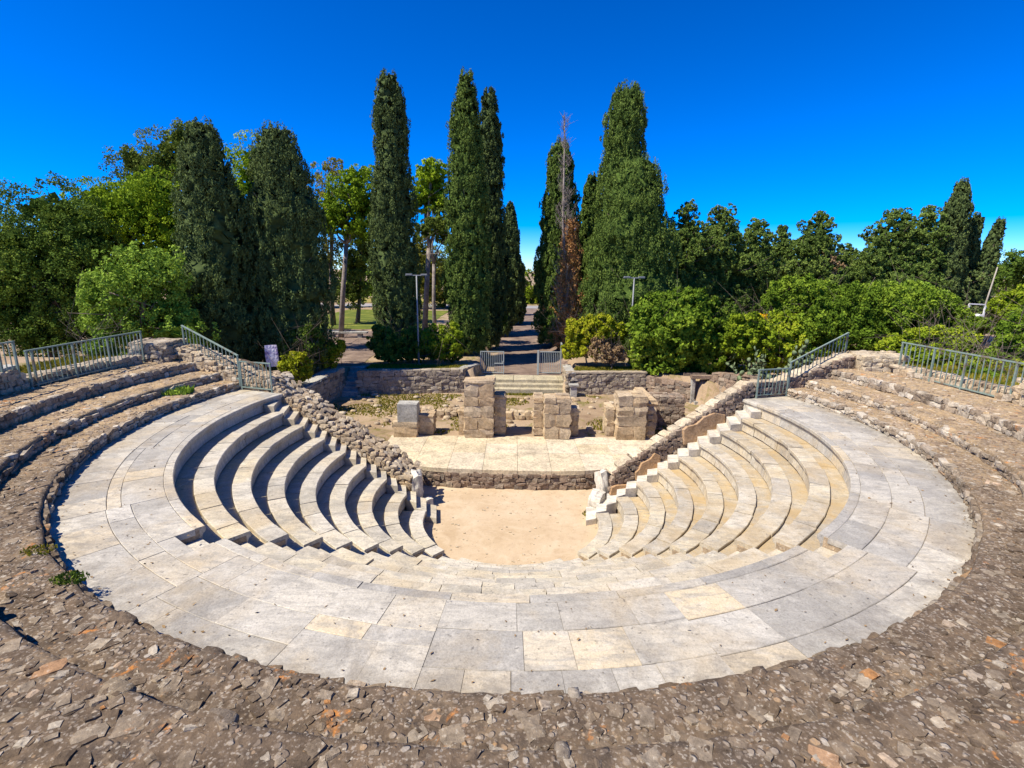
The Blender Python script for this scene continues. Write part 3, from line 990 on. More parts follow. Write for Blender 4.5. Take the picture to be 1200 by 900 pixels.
# ------------------------------------------------------------------ rubble tiers
def tier(r0, z, r1, zb, label, nr):
    T = thing('rubble_tier', label, 'stone tier', (0, -r0 - 0.4, zb), 'rubble tiers round the walkway')
    e0 = wall_deg((r0 + r1) / 2)
    # tread: fine sheet with real relief, closed down to the ground
    na = int(math.radians(2 * e0) * r0 / 0.055)
    rr = np.concatenate([[r0 + 0.05, r0 + 0.03], np.linspace(r0 + 0.05, r1 + 0.2, nr)])
    zz0 = np.concatenate([[zb - 0.05, z - 0.05], np.full(nr, z)])
    aa = np.radians(np.linspace(-e0, e0, na))
    A, Q = np.meshgrid(aa, np.arange(len(rr)), indexing='ij')
    RR = rr[Q]
    v = np.stack([RR * np.sin(A), -RR * np.cos(A), zz0[Q]], -1).reshape(-1, 3)
    dis = 0.022 * fbm(v, 2.6, 5, 31) + 0.018 * np.abs(fbm(v, 8.0, 3, 77)) + 0.012 * fbm(v, 22.0, 2, 11)
    rad = np.hypot(v[:, 0], v[:, 1])
    out = 0.05 * fbm(v, 1.7, 4, 5)
    ed = np.clip(1 - (rad - r0) / 0.25, 0, 1)
    v[:, 0] += v[:, 0] / rad * out * ed
    v[:, 1] += v[:, 1] / rad * out * ed
    v[:, 2] += dis * (Q.ravel() > 1) - 0.03 * (ed ** 3) * (Q.ravel() > 1)
    i = np.arange(na * len(rr)).reshape(na, len(rr))
    f = np.stack([i[:-1, :-1], i[:-1, 1:], i[1:, 1:], i[1:, :-1]], -1).reshape(-1, 4)
    mesh_obj('tread', v, f, tier_mat, T, True)
    items = []
    # stones of the riser
    h = z - zb
    def P(s):
        a = -math.radians(e0) + s / r0
        return ((r0 + 0.045) * math.sin(a), -(r0 + 0.045) * math.cos(a), zb), (math.cos(a), math.sin(a), 0), (-math.sin(a), math.cos(a), 0)
    L = 2 * math.radians(e0) * r0
    riser = face_rubble(P, L, lambda s: h - 0.015, h * 0.4, 0.10, 0.30, 0.15, 0.3, 0.98, wob=0.13)
    # flat stones set along the rim
    s = 0
    rim = []
    while s < L:
        wd = random.uniform(0.10, 0.34)
        a = -math.radians(e0) + (s + wd / 2) / r0
        if random.random() < (0.3 if abs(math.degrees(a)) > 62 else 0.08):
            dp = random.uniform(0.08, 0.2)
            c = (( r0 + dp * 0.45) * math.sin(a), -(r0 + dp * 0.45) * math.cos(a), z - 0.052 + random.uniform(-0.012, 0.008))
            rim.append((np.array(c), rot_axes((math.cos(a), math.sin(a), 0), (math.sin(a), -math.cos(a), 0), (0, 0, 1), 0.05), (wd * 1.1, dp * 1.2, 0.12)))
        s += wd
    lowered = []
    for c, ax_, sz_ in riser:                          # towards the axis the rim is worn down over the stones
        dg = abs(math.degrees(math.atan2(c[0], -c[1])))
        k = 1 - float(sstep(52, 68, dg))
        lowered.append((c - np.array([0, 0, 0.075 * k]), ax_, sz_))
    riser = lowered
    put_stones(T, riser, tier_stone, 'stone', 'stone', 240, 'riser_rubble')
    put_stones(T, rim, tier_stone, 'pebble', 'rim_stone', 60, 'rim_rubble')
    # stones bedded in the tread
    peb = []
    area_n = int(L * (r1 - r0) * 60)
    for _ in range(area_n):
        a = math.radians(random.uniform(-e0 + 1, e0 - 1))
        r = random.uniform(r0 + 0.12, r1 - 0.06)
        if abs(math.degrees(a)) > 85 and random.random() < 0.4: continue
        sz = 0.022 + 0.085 * random.random() ** 3.0
        if random.random() < 0.012: sz = random.uniform(0.14, 0.30)
        t = random.uniform(0, math.pi)
        asp = random.uniform(0.55, 1.0)
        zz = z + (random.uniform(-0.012, 0.004) if sz < 0.12 else -0.026)
        peb.append((np.array((r * math.sin(a), -r * math.cos(a), zz)), rot_axes((math.cos(t), math.sin(t), 0), (-math.sin(t), math.cos(t), 0), (0, 0, 1), 0.15),
                    (sz * 1.25, sz * 1.25 * asp, min(0.05, sz * random.uniform(0.35, 0.65)))))
    flat = []
    for _ in range(int(L * (r1 - r0) * 24)):
        a = math.radians(random.uniform(-e0 + 1, e0 - 1))
        r = random.uniform(r0 + 0.10, r1 - 0.06)
        if abs(math.degrees(a)) > 85 and random.random() < 0.5: continue
        sz = 0.06 + 0.15 * random.random() ** 2
        t = random.uniform(0, math.pi)
        flat.append((np.array((r * math.sin(a), -r * math.cos(a), z - 0.035 + random.uniform(-0.006, 0.010))), rot_axes((math.cos(t), math.sin(t), 0), (-math.sin(t), math.cos(t), 0), (0, 0, 1), 0.04),
                     (sz * 1.2, sz * random.uniform(0.6, 1.0), 0.085)))
    put_stones(T, flat, pebble_mat, 'stone', 'bedded_stone', 200, 'bedded_rubble')
    put_stones(T, peb, pebble_mat, 'stone', 'pebble', 60, 'pebbles')
    return T


tier(T1[0], T1[1], T2[0], 0.0, 'lowest brown rubble tier, rising directly from the marble walkway', 18)
tier(T2[0], T2[1], T3[0], T1[1], 'middle brown rubble tier with tufts of weeds, between two other tiers', 22)
tier(T3[0], T3[1], RW, T2[1], 'highest brown rubble tier, running under the outer railings', 14)


# ------------------------------------------------------------------ outer wall pieces behind the tiers
def arc_wall(a0, a1, r0, r1, zb, zt, label, core=mortar_dark, stone=rubble_brown, top=tier_stone):
    am = (a0 + a1) / 2
    T = thing('outer_wall', label, 'wall', (*pol((r0 + r1) / 2, am), zb), 'low rubble walls round the top tier')
    n = max(4, int(abs(a1 - a0) / 1.5))
    v, f = sweep([(r0 + 0.06, zb - 0.4), (r1 - 0.03, zb - 0.4), (r1 - 0.03, zt - 0.05), (r0 + 0.06, zt - 0.05)], a0, a1, n)
    mesh_obj('core', v, f, core, T)
    L = math.radians(a1 - a0) * r0
    def P(s):
        a = math.radians(a0) + s / r0
        return (r0 * math.sin(a), -r0 * math.cos(a), zb), (math.cos(a), math.sin(a), 0), (-math.sin(a), math.cos(a), 0)
    it = face_rubble(P, L, lambda s: zt - zb, 0.14, 0.12, 0.34, 0.2)
    put_stones(T, it, stone, 'stone', 'stone', 160, 'rubble')
    cap = []
    s = 0
    while s < L:
        wd = random.uniform(0.2, 0.5)
        a = math.radians(a0) + (s + wd / 2) / r0
        r = (r0 + r1) / 2
        for k in (-1, 1):
            rk = r + k * (r1 - r0) * 0.24
            cap.append((np.array((rk * math.sin(a), -rk * math.cos(a), zt - 0.02 + random.uniform(-0.01, 0.015))),
                        rot_axes((math.cos(a), math.sin(a), 0), (math.sin(a), -math.cos(a), 0), (0, 0, 1), 0.05), (wd, (r1 - r0) * 0.55, 0.12)))
        s += wd
    put_stones(T, cap, top, 'stone', 'cap_stone', 120, 'cap_rubble')
    return T


arc_wall(-104.2, -87.2, RW, RW + 0.5, 0.8, 1.04, 'low rubble wall under the railing beside the dry grass strip', mortar_dark, rubble_grey, rubble_grey)
arc_wall(-87.2, -72, RW - 0.02, RW + 0.6, 0.8, 1.42, 'higher rubble wall under the end of the railing near the dark broad tree', mortar_dark, rubble_grey, grey_block)
arc_wall(86.4, 103.8, RW + 0.12, RW + 0.6, 0.8, 1.04, 'low pale rubble wall under the green railing in front of the bushes', mortar_pale, rubble_pale, rubble_pale)
arc_wall(72, 86.4, RW + 0.1, RW + 0.6, 0.8, 1.40, 'higher pale rubble wall beyond the end of the green railing', mortar_pale, rubble_pale, rubble_pale)


def block_wall(name, label, cat, x0, x1, y0, y1, zb, zt, core, stone, rz=0.0, ch=0.17, wl=0.16, wh=0.4, group=None, limit=200):
    cx, cy = (x0 + x1) / 2, (y0 + y1) / 2
    T = thing(name, label, cat, (cx, cy, zb), group)
    hx, hy = (x1 - x0) / 2, (y1 - y0) / 2
    ca, sa = math.cos(rz), math.sin(rz)
    def W(a, b): return (cx + a * ca - b * sa, cy + a * sa + b * ca)
    mb = MB(); mb.box((cx, cy, (zb - 0.3 + zt - 0.05) / 2), (2 * hx - 0.14, 2 * hy - 0.14, zt - 0.05 - zb + 0.3), rz)
    mb.build('core', core, T)
    it = []
    for (ax, ay), (bx, by), nrm in (((-hx, -hy), (hx, -hy), (0, -1)), ((hx, -hy), (hx, hy), (1, 0)), ((-hx, hy), (-hx, -hy), (-1, 0)), ((hx, hy), (-hx, hy), (0, 1))):
        p, q = np.array(W(ax, ay)), np.array(W(bx, by))
        L = np.linalg.norm(q - p); t = (q - p) / L
        n3 = (nrm[0] * ca - nrm[1] * sa, nrm[0] * sa + nrm[1] * ca, 0)
        def P(s, p=p, t=t, n3=n3):
            k = p + t * s - np.array(n3[:2]) * 0.06
            return (k[0], k[1], zb), (t[0], t[1], 0), n3
        it += face_rubble(P, L, lambda s: zt - zb, ch, wl, wh, 0.2)
    a = -hx
    while a < hx - 0.05:
        wd = min(random.uniform(wl, wh) * 1.1, hx - a)
        b = -hy
        while b < hy - 0.05:
            dp = min(random.uniform(wl, wh) * 1.1, hy - b)
            p = W(a + wd / 2, b + dp / 2)
            it.append((np.array((p[0], p[1], zt - 0.04 + random.uniform(-0.01, 0.02))), rot_axes((ca, sa, 0), (-sa, ca, 0), (0, 0, 1), 0.06), (wd * 1.02, dp * 1.02, 0.14)))
            b += dp
        a += wd
    put_stones(T, it, stone, 'stone', 'stone', limit, 'rubble')
    return T


block_wall('masonry_block', 'square rubble masonry block between the two railings under the cypress', 'masonry block', -13.0, -11.75, 3.45, 4.55, 0.78, 1.42, mortar_dark, rubble_grey, 0.12)
block_wall('masonry_block', 'pale weathered rubble masonry block between the railings in front of the bushes', 'masonry block', 11.9, 13.15, 3.3, 4.5, 0.78, 1.30, mortar_pale, coping_mat, -0.1)


# ------------------------------------------------------------------ retaining walls of the wings
def analemma(sg, thick, extra, label, stone, core, cope):
    def top(x):
        x = abs(x)
        if x >= 11.6: return 1.22
        if x >= 9.1: return 0.5 + (x - 9.1) / 2.5 * 0.72
        if x >= 7.9: return 0.45
        return -(7.9 - x) * 0.558 + extra + 0.05 * math.sin(x * 5.0) * (1 if sg < 0 else 0.2)
    T = thing('retaining_wall', label, 'wall', (sg * 6, wall_y(6) + 0.4, ZST), 'wing retaining walls')
    xs = np.linspace(3.15, 11.95, 60)
    v, f = [], []
    for k, x in enumerate(xs):
        y = wall_y(x) + 0.035
        zb = -3.5 if x < 7.9 else -1.0
        zt = top(x) - 0.02
        v += [(sg * x, y, zb), (sg * x, y + thick - 0.12, zb), (sg * x, y + thick - 0.12, zt), (sg * x, y, zt)]
    for k in range(len(xs) - 1):
        for i in range(4):
            q = (i + 1) % 4
            f.append((4 * k + i, 4 * k + q, 4 * k + 4 + q, 4 * k + 4 + i))
    f += [(3, 2, 1, 0), tuple(4 * (len(xs) - 1) + i for i in range(4))]
    mesh_obj('core', v, f, core, T)
    tl = math.hypot(1, 0.31)
    L = (12.0 - 3.1) * tl
    tx = np.array([sg / tl, 0.31 / tl, 0]); nx = np.array([sg * 0.31 / tl, -1 / tl, 0])
    def P(s):
        x = 3.1 + s / tl
        zf = -(7.9 - x) * 0.558 - 0.35 if x < 7.9 else -0.1
        return (sg * x, wall_y(x), zf), tx, nx
    it = face_rubble(P, L, lambda s: top(3.1 + s / tl) - P(s)[0][2], 0.12, 0.09, 0.26, 0.15, 0.5, wob=0.13)
    def Pb(s):
        x = 3.1 + s / tl
        return (sg * x, wall_y(x) + thick, ZST - 0.1), tx, -nx
    back = face_rubble(Pb, L, lambda s: max(0.1, top(3.1 + s / tl) - ZST), 0.22, 0.2, 0.45, 0.2)
    back = [b for b in back if abs(b[0][0]) < 9.5]
    put_stones(T, it, stone, 'stone', 'stone', 260, 'face_rubble')
    put_stones(T, back, stone, 'stone', 'stone', 0, 'back_rubble')
    it = []
    s = 0.0
    while s < L:
        wd = random.uniform(0.10, 0.24) if sg < 0 else random.uniform(0.2, 0.5)
        x = 3.1 + (s + wd / 2) / tl
        sl = (top(x + 0.15) - top(x - 0.15)) / 0.3
        t3 = np.array([sg, 0.31, sl]); t3 = t3 / np.linalg.norm(t3)
        n3 = -nx
        u3 = np.cross(t3, n3) * (1 if sg > 0 else -1); u3 = u3 / np.linalg.norm(u3)
        if sg < 0:
            b = 0.02
            while b < thick - 0.05:
                dp = random.uniform(0.10, 0.26)
                c = np.array((sg * x, wall_y(x), top(x) - 0.05)) + n3 * (b + dp / 2) + np.array((0, 0, random.uniform(-0.005, 0.04)))
                ya = random.uniform(-1.2, 1.2)
                t4, n4 = t3 * math.cos(ya) + n3 * math.sin(ya), n3 * math.cos(ya) - t3 * math.sin(ya)
                c = c + t3 * random.uniform(-0.09, 0.09)
                it.append((c, rot_axes(t4, n4, u3, 0.09), (wd * 1.0, dp * 1.0, random.uniform(0.07, 0.12))))
                b += dp
        else:
            c = np.array((sg * x, wall_y(x), top(x) - 0.015)) + n3 * (thick * 0.53)
            it.append((c, rot_axes(t3, n3, u3, 0.07), (wd * 1.04, thick * random.uniform(0.88, 1.06), 0.11)))
        s += wd
    put_stones(T, it, cope, 'stone', 'coping_stone', 250, 'coping_rubble')
    return T


analemma(-1, 0.85, 0.34, 'pale rough rubble retaining wall sloping down beside the shadowed seats', rubble_pale, mortar_pale, rubble_pale)
analemma(1, 0.48, 0.55, 'brown retaining wall with smooth yellow coping sloping down beside the sunlit seats', rubble_brown, mortar_dark, coping_mat)


def leaning_slab(px_pts, label, thick=0.09, off=0.05, mat=slab_brown):
    """upright slab standing against the inner face of the wing wall; outline read on that face"""
    tl = math.hypot(1, 0.31)
    nx = np.array([0.31 / tl, -1 / tl, 0])
    p0 = np.array([0, 0.26, 0]) + nx * (off + thick)
    pts = []
    for x, y in px_pts:
        d = ray(x, y)
        k = np.dot(p0 - CAM, nx) / np.dot(d, nx)
        pts.append(CAM + d * k)
    pts = np.array(pts)
    n = len(pts)
    front = pts
    inner = pts.mean(0) + (pts - pts.mean(0)) * 0.96 + nx * 0.012
    bk = pts - nx * thick
    v = np.concatenate([inner, front, bk])
    f = [tuple(range(n))]
    for i in range(n):
        q = (i + 1) % n
        f += [(i, n + i, n + q, q), (n + i, 2 * n + i, 2 * n + q, n + q)]
    f.append(tuple(range(2 * n, 3 * n))[::-1])
    o = mesh_obj('stone_slab', v, f, mat)
    c = v.mean(0)
    o.data.transform(Matrix.Translation(-Vector(c))); o.location = c
    return tag(o, label, 'stone slab', 'slabs against the retaining wall')


leaning_slab([(801, 521), (801, 504), (806, 500), (817, 497), (825, 489), (838, 484), (850, 486), (850, 498), (840, 504), (828, 512), (815, 519)], 'large orange brown stone slab leaning on the wall with the yellow coping')
leaning_slab([(745, 563), (745, 554), (749, 550), (752, 543), (762, 538), (768, 531), (774, 534), (774, 546), (763, 554), (752, 562)], 'wavy-topped tan stone slab on the wall above the lower steps')
leaning_slab([(715, 580), (717, 572), (722, 569), (737, 568), (739, 575), (728, 580)], 'small tan stone slab low on the wall by the white broken block')

# ------------------------------------------------------------------ stage
ST = thing('stage', 'low stage of pale yellow paving on a brown rubble front wall', 'stage', (0, 4.3, ZORCH))
front = [(-4.9, 4.6), (-3.9, 3.35), (-3.0, 2.92), (-2.0, 2.78), (-0.5, 2.70), (1.2, 2.66), (2.4, 2.72), (3.3, 2.95), (4.2, 3.5), (5.6, 4.9)]
mb = MB()
back_y = 6.3
poly = front + [(5.75, back_y), (-5.0, back_y)]
n = len(poly)
cen = np.array([0.2, 4.6])
v = [(*(cen + (np.array(p) - cen) * 0.985), ZORCH - 0.2) for p in poly] + [(*(cen + (np.array(p) - cen) * 0.985), ZST - 0.13) for p in poly]
f = [(i, (i + 1) % n, n + (i + 1) % n, n + i) for i in range(n)] + [tuple(range(n, 2 * n))]
mb.add(v, f); mb.build('core', mortar_dark, ST)


def front_y(x):
    return float(np.interp(x, [p[0] for p in front], [p[1] for p in front]))


xs = [-4.9, -3.4, -2.2, -1.0, 0.2, 1.35, 2.5, 3.7, 5.6]
ysplit = [None, 4.35, 5.4, back_y]
for a, b in zip(xs, xs[1:]):
    for k in range(3):
        gap = 0.005
        bx = [a + gap + (b - a - 2 * gap) * t for t in (0, 0.25, 0.5, 0.75, 1)]
        off = 0.12 * math.sin(a * 3 + k)
        y_lo = [front_y(x) - 0.04 for x in bx] if k == 0 else [ysplit[k] + gap] * 5
        y_hi = [max(ysplit[k + 1] - gap, y_lo[i] + 0.05) if k == 0 else ysplit[k + 1] - gap for i in range(5)]
        if k > 0: y_lo = [max(y, front_y(x) - 0.04) for x, y in zip(bx, y_lo)]
        if max(h - l for h, l in zip(y_hi, y_lo)) < 0.06: continue
        y_hi = [max(h, l + 0.02) for h, l in zip(y_hi, y_lo)]
        zt = ZST + random.gauss(0, 0.002)
        vv = [(x, y, zt - 0.15) for x, y in zip(bx, y_lo)] + [(x, y, zt - 0.15) for x, y in zip(bx, y_hi)] + \
             [(x, y, zt) for x, y in zip(bx, y_lo)] + [(x, y, zt) for x, y in zip(bx, y_hi)]
        ff = []
        for i in range(4):
            ff += [(10 + i, 11 + i, 16 + i, 15 + i), (i, i + 1, 11 + i, 10 + i), (6 + i, 5 + i, 15 + i, 16 + i)]
        ff += [(0, 10, 15, 5), (4, 9, 19, 14)]
        mesh_obj('paving_slab', jitter(vv, 0.005, 2.0, k), ff, stage_mat, ST)
fp = np.array(front)
seg = np.linalg.norm(np.diff(fp, axis=0), axis=1); cum = np.concatenate([[0], np.cumsum(seg)])


def Pst(s):
    i = min(len(seg) - 1, int(np.searchsorted(cum, s, 'right') - 1)); i = max(i, 0)
    t = (fp[i + 1] - fp[i]) / seg[i]
    p = fp[i] + t * (s - cum[i])
    return (p[0], p[1] + 0.03, ZORCH), (t[0], t[1], 0), (t[1], -t[0], 0)


it = face_rubble(Pst, cum[-1], lambda s: 0.55, 0.13, 0.12, 0.36, 0.16, 0.4, wob=0.12)
put_stones(ST, it, rubble_brown, 'stone', 'stone', 180, 'rubble')


# ------------------------------------------------------------------ pillars on the stage
def masonry(T, x0, x1, y0, y1, zb, zt, mat, ch=0.34, ragged=0.0, name='block', nx=None):
    z = zb
    items = []
    mb = MB(); mb.box(((x0 + x1) / 2, (y0 + y1) / 2, (zb + zt - 0.08) / 2), (x1 - x0 - 0.06, y1 - y0 - 0.06, zt - zb - 0.08))
    mb.build('core', mat, T)
    while z < zt - 0.06:
        h = min(ch * random.uniform(0.75, 1.25), zt - z)
        if zt - z - h < 0.1: h = zt - z
        cols = [x0, x1]
        if x1 - x0 > 0.55:
            k = nx or random.choice((1, 1, 2, 2))
            cols = [x0] + sorted(x0 + (x1 - x0) * (j + 1 + random.uniform(-0.2, 0.2)) / (k + 0.0) for j in range(k - 1)) + [x1] if k > 1 else [x0, x1]
        rows = [y0, (y0 + y1) / 2 + random.uniform(-0.1, 0.1), y1] if y1 - y0 > 0.5 else [y0, y1]
        for a, b in zip(cols, cols[1:]):
            for c, d in zip(rows, rows[1:]):
                last = z + h >= zt - 0.01
                hh = h * (1 - (random.random() * ragged if last else 0))
                items.append((np.array(((a + b) / 2, (c + d) / 2 , z + hh / 2)), rot_axes((1, 0, 0), (0, 1, 0), (0, 0, 1), 0.035),
                              ((b - a) * random.uniform(1.0, 1.07), (d - c) * random.uniform(1.0, 1.06), hh * 1.05)))
        z += h
    put_stones(T, items, mat, 'hewn', name, 200)


def pillar(label, x0, x1, yf, depth, ptop, extras, mat=pillar_mat, top_grey=None):
    zt = atY((599.5), ptop, yf)[2]
    T = thing('stone_pillar', label, 'pillar', ((x0 + x1) / 2, yf + depth / 2, ZST), 'ruined pillars along the back of the stage')
    masonry(T, x0, x1, yf, yf + depth, ZST, zt, mat, 0.46, 0.4)
    for (a, b, c, d, tp) in extras:
        z2 = atY(600, tp, c)[2]
        masonry(T, a, b, c, d, ZST, z2, mat, 0.38, 0.6)
    return T


p1 = pillar('low ruined pillar with a smooth grey block on top, beside the pale rubble wall', -4.78, -3.82, 6.0, 0.75, 495, [(-3.80, -3.22, 6.35, 7.15, 488)])
gb = rounded_cube(55, 0.04, 0.012)
gz = atY(478, 495, 6.0)[2]; gt = atY(478, 474, 6.0)[2]
mesh_obj('block', gb[0] * np.array([0.80, 0.62, gt - gz]) + np.array([-4.20, 6.32, (gz + gt) / 2]), gb[1], grey_block, p1)
pillar('tallest ruined stone pillar, opposite the gate steps', -1.92, -0.76, 6.03, 0.95, 446, [(-0.74, -0.28, 6.45, 7.3, 461), (-2.2, -1.95, 6.5, 7.1, 480)])
pillar('ruined stone pillar with lower piers attached on both sides', 1.27, 2.32, 5.97, 0.9, 464, [(0.86, 1.25, 6.45, 7.2, 464), (2.34, 2.72, 6.4, 7.2, 476)])
pillar('broad ruined pillar joined to a crumbling cross wall, next to the yellow coping', 4.2, 5.36, 5.98, 1.1, 461, [(3.86, 4.18, 6.5, 7.4, 474), (5.38, 5.8, 6.2, 8.6, 465)])
block_wall('ruined_wall', 'crumbling rubble wall stub behind the broad ruined pillar', 'wall', 5.85, 7.5, 8.0, 8.7, ZST, atY(790, 466, 8.0)[2], mortar_dark, rubble_brown, -0.08, 0.16, 0.14, 0.4)

# foundations behind the stage
for (a, b, c, lab) in ((-4.6, -2.0, 9.2, 'low line of foundation stones between the low pillar and the tallest pillar'),
                       (-0.4, 1.3, 9.0, 'low line of foundation stones behind the gap opposite the gate'),):
    T = thing('foundation', lab, 'foundation', ((a + b) / 2, c, ZST), 'low foundation stones behind the stage')
    it = []
    for row in range(2):
        x = a
        while x < b:
            wd = random.uniform(0.2, 0.5)
            it.append((np.array((x + wd / 2, c + row * 0.32 + random.uniform(-0.08, 0.08), ZST + random.uniform(0.03, 0.14))), rot_axes((1, 0, 0), (0, 1, 0), (0, 0, 1), 0.15), (wd * 0.95, 0.36, random.uniform(0.2, 0.42))))
            x += wd
    put_stones(T, it, pillar_mat, 'stone', 'stone', 60)


# ------------------------------------------------------------------ walls of the court, steps, gate
def line_wall(name, label, p, q, thick, zb, zt0, zt1, core, stone, cope, group, limit=220, ch=0.2, wl=0.2, wh=0.48, cope_h=0.1):
    p, q = np.array(p, float), np.array(q, float)
    L = np.linalg.norm(q - p); t = (q - p) / L
    nrm = np.array([t[1], -t[0]])
    T = thing(name, label, 'wall', (*(p + q) / 2, zb), group)
    a, b = p - nrm * 0.05, q - nrm * 0.05
    a2, b2 = p - nrm * (thick - 0.05), q - nrm * (thick - 0.05)
    v = [(*k, zb - 0.3) for k in (a, b, b2, a2)] + [(*a, zt0 - 0.06), (*b, zt1 - 0.06), (*b2, zt1 - 0.06), (*a2, zt0 - 0.06)]
    f = [(3, 2, 1, 0), (4, 5, 6, 7), (0, 1, 5, 4), (1, 2, 6, 5), (2, 3, 7, 6), (3, 0, 4, 7)]
    mesh_obj('core', v, f, core, T)
    top = lambda s: zt0 + (zt1 - zt0) * s / L
    def P(s):
        k = p + t * s - nrm * 0.05
        return (k[0], k[1], zb), (t[0], t[1], 0), (nrm[0], nrm[1], 0)
    it = face_rubble(P, L, lambda s: top(s) - zb - 0.03, ch, wl, wh, 0.16)
    put_stones(T, it, stone, 'stone', 'stone', limit)
    it = []
    s = 0
    while s < L - 0.05:
        wd = min(random.uniform(0.35, 0.75), L - s)
        k = p + t * (s + wd / 2) - nrm * (thick / 2)
        sl = (zt1 - zt0) / L
        t3 = np.array([t[0], t[1], sl]); t3 /= np.linalg.norm(t3)
        n3 = np.array([nrm[0], nrm[1], 0]); u3 = np.cross(t3, -n3)
        if u3[2] < 0: u3 = -u3
        it.append((np.array((k[0], k[1], top(s + wd / 2) - cope_h * 0.3)), rot_axes(t3, -n3, u3, 0.02), (wd * 0.99, thick + 0.04, cope_h)))
        s += wd
    put_stones(T, it, cope, 'block', 'coping_stone', 60)
    return T


ZL = -1.36
line_wall('court_wall', 'grey rubble wall below the lamp post and hedge, across the court', (-8.3, 13.08), (-2.75, 13.85), 0.45, ZST - 0.05, ZL, ZL, mortar_dark, rubble_grey, rubble_grey, 'walls round the court')
line_wall('court_wall', 'short slanting wall end beside the closed gate leaf under the hedge', (-2.75, 13.85), (-1.98, 16.2), 0.45, ZST - 0.05, ZL, ZL - 0.08, mortar_dark, rubble_grey, grey_block, 'walls round the court', 60)
line_wall('court_wall', 'grey rubble wall below the yellow shrub and the bare bush', (2.95, 13.62), (7.4, 14.0), 0.45, ZST - 0.05, ZL - 0.05, ZL - 0.05, mortar_dark, rubble_grey, rubble_grey, 'walls round the court')
line_wall('court_wall', 'short wall end beside the gate leaf near the yellow shrub', (2.95, 16.3), (2.95, 13.62), 0.45, ZST - 0.05, ZL - 0.1, ZL - 0.05, mortar_dark, rubble_grey, grey_block, 'walls round the court', 60)
line_wall('court_wall', 'crumbled brown wall overhung by the large round green bush', (7.4, 14.0), (9.35, 12.2), 0.5, ZST - 0.05, ZL - 0.25, ZL - 0.35, mortar_dark, rubble_brown, rubble_brown, 'walls round the court')
line_wall('court_wall', 'crumbled brown wall beside the dark doorway, below the cactus', (10.15, 12.0), (11.3, 9.5), 0.5, ZST - 0.05, ZL + 0.35, ZL + 0.7, mortar_dark, rubble_brown, rubble_brown, 'walls round the court')
line_wall('court_wall', 'low shaded wall with broad flat top sloping down beside the side steps', (-9.75, 7.2), (-9.1, 13.3), 0.75, ZST - 0.05, -1.55, -1.2, mortar_dark, rubble_grey, grey_block, 'walls round the court')

# dark doorway in the bushes
D = thing('doorway', 'dark square doorway with stone jambs under the bushes', 'doorway', (9.8, 12.2, ZST))
mb = MB(); mb.box((9.32, 12.25, ZST + 0.62), (0.16, 0.3, 1.35)); mb.build('jamb', grey_block, D)
mb = MB(); mb.box((10.2, 12.15, ZST + 0.62), (0.2, 0.3, 1.35)); mb.build('jamb', rubble_brown, D)
mb = MB(); mb.box((9.76, 12.2, ZST + 1.37), (1.15, 0.34, 0.16)); mb.build('lintel', rubble_brown, D)
mb = MB(); mb.box((9.76, 12.1, ZST + 0.04), (0.75, 0.5, 0.16)); mb.build('threshold', grey_block, D)
mb = MB(); mb.box((9.76, 13.3, ZST + 0.6), (1.2, 0.1, 1.5)); mb.build('rear_wall', mortar_dark, D)

# steps at the gate
G = thing('gate_steps', 'three broad pale steps with grass on the risers below the gate', 'steps', (0.45, 15, ZST))
for k in range(3):
    z = ZST + 0.165 * (k + 1)
    y0 = 14.0 + 0.5 * k
    x = -1.95
    while x < 2.9:
        wd = min(random.uniform(0.9, 1.5), 2.93 - x)
        if 2.93 - x - wd < 0.3: wd = 2.93 - x
        yb = y0 + (0.52 if k < 2 else 1.6)
        vv, ff = rounded_cube(200 + k * 10 + int(x * 3), 0.02, 0.004)
        mesh_obj('step', vv * np.array([wd - 0.01, yb - y0, 0.34]) + np.array([x + wd / 2, (y0 + yb) / 2, z - 0.17]), ff, step_mat, G)
        x += wd
# side steps
G = thing('side_steps', 'narrow shaded stone steps between the flat-topped wall and the grey rubble wall', 'steps', (-8.7, 13.8, ZST))
for k in range(6):
    z = ZST + 0.2 * (k + 1)
    y0 = 12.9 + 0.32 * k
    vv, ff = rounded_cube(300 + k, 0.04, 0.012)
    mesh_obj('step', vv * np.array([0.82, 0.5, 0.36]) + np.array([-8.72, y0 + 0.25, z - 0.18]), ff, grey_block, G)


def gate_leaf(xa, xb, y, label):
    T = thing('gate_leaf', label, 'gate', ((xa + xb) / 2, y, -2.12), 'gate leaves at the path')
    zb, zt = -2.05, -0.72
    for xx in (xa, xb):
        mb = MB(); mb.bar((xx, y, zb), (xx, y, zt), 0.06, 0.06); mb.build('frame_upright', gate_paint, T)
    for z in (zb + 0.03, zt - 0.03):
        mb = MB(); mb.bar((xa + 0.03, y, z), (xb - 0.03, y, z), 0.045, 0.05); mb.build('rail', gate_paint, T)
    n = 12
    for k in range(1, n):
        x = xa + (xb - xa) * k / n
        mb = MB(); mb.bar((x, y + 0.002, zb + 0.055), (x, y + 0.002, zt - 0.055), 0.026, 0.026); mb.build('bar', gate_paint, T)
    for xx in (xa, xb):
        mb = MB(); mb.box((xx, y, zb - 0.05), (0.04, 0.04, 0.1)); mb.build('foot', gate_paint, T)
    return T


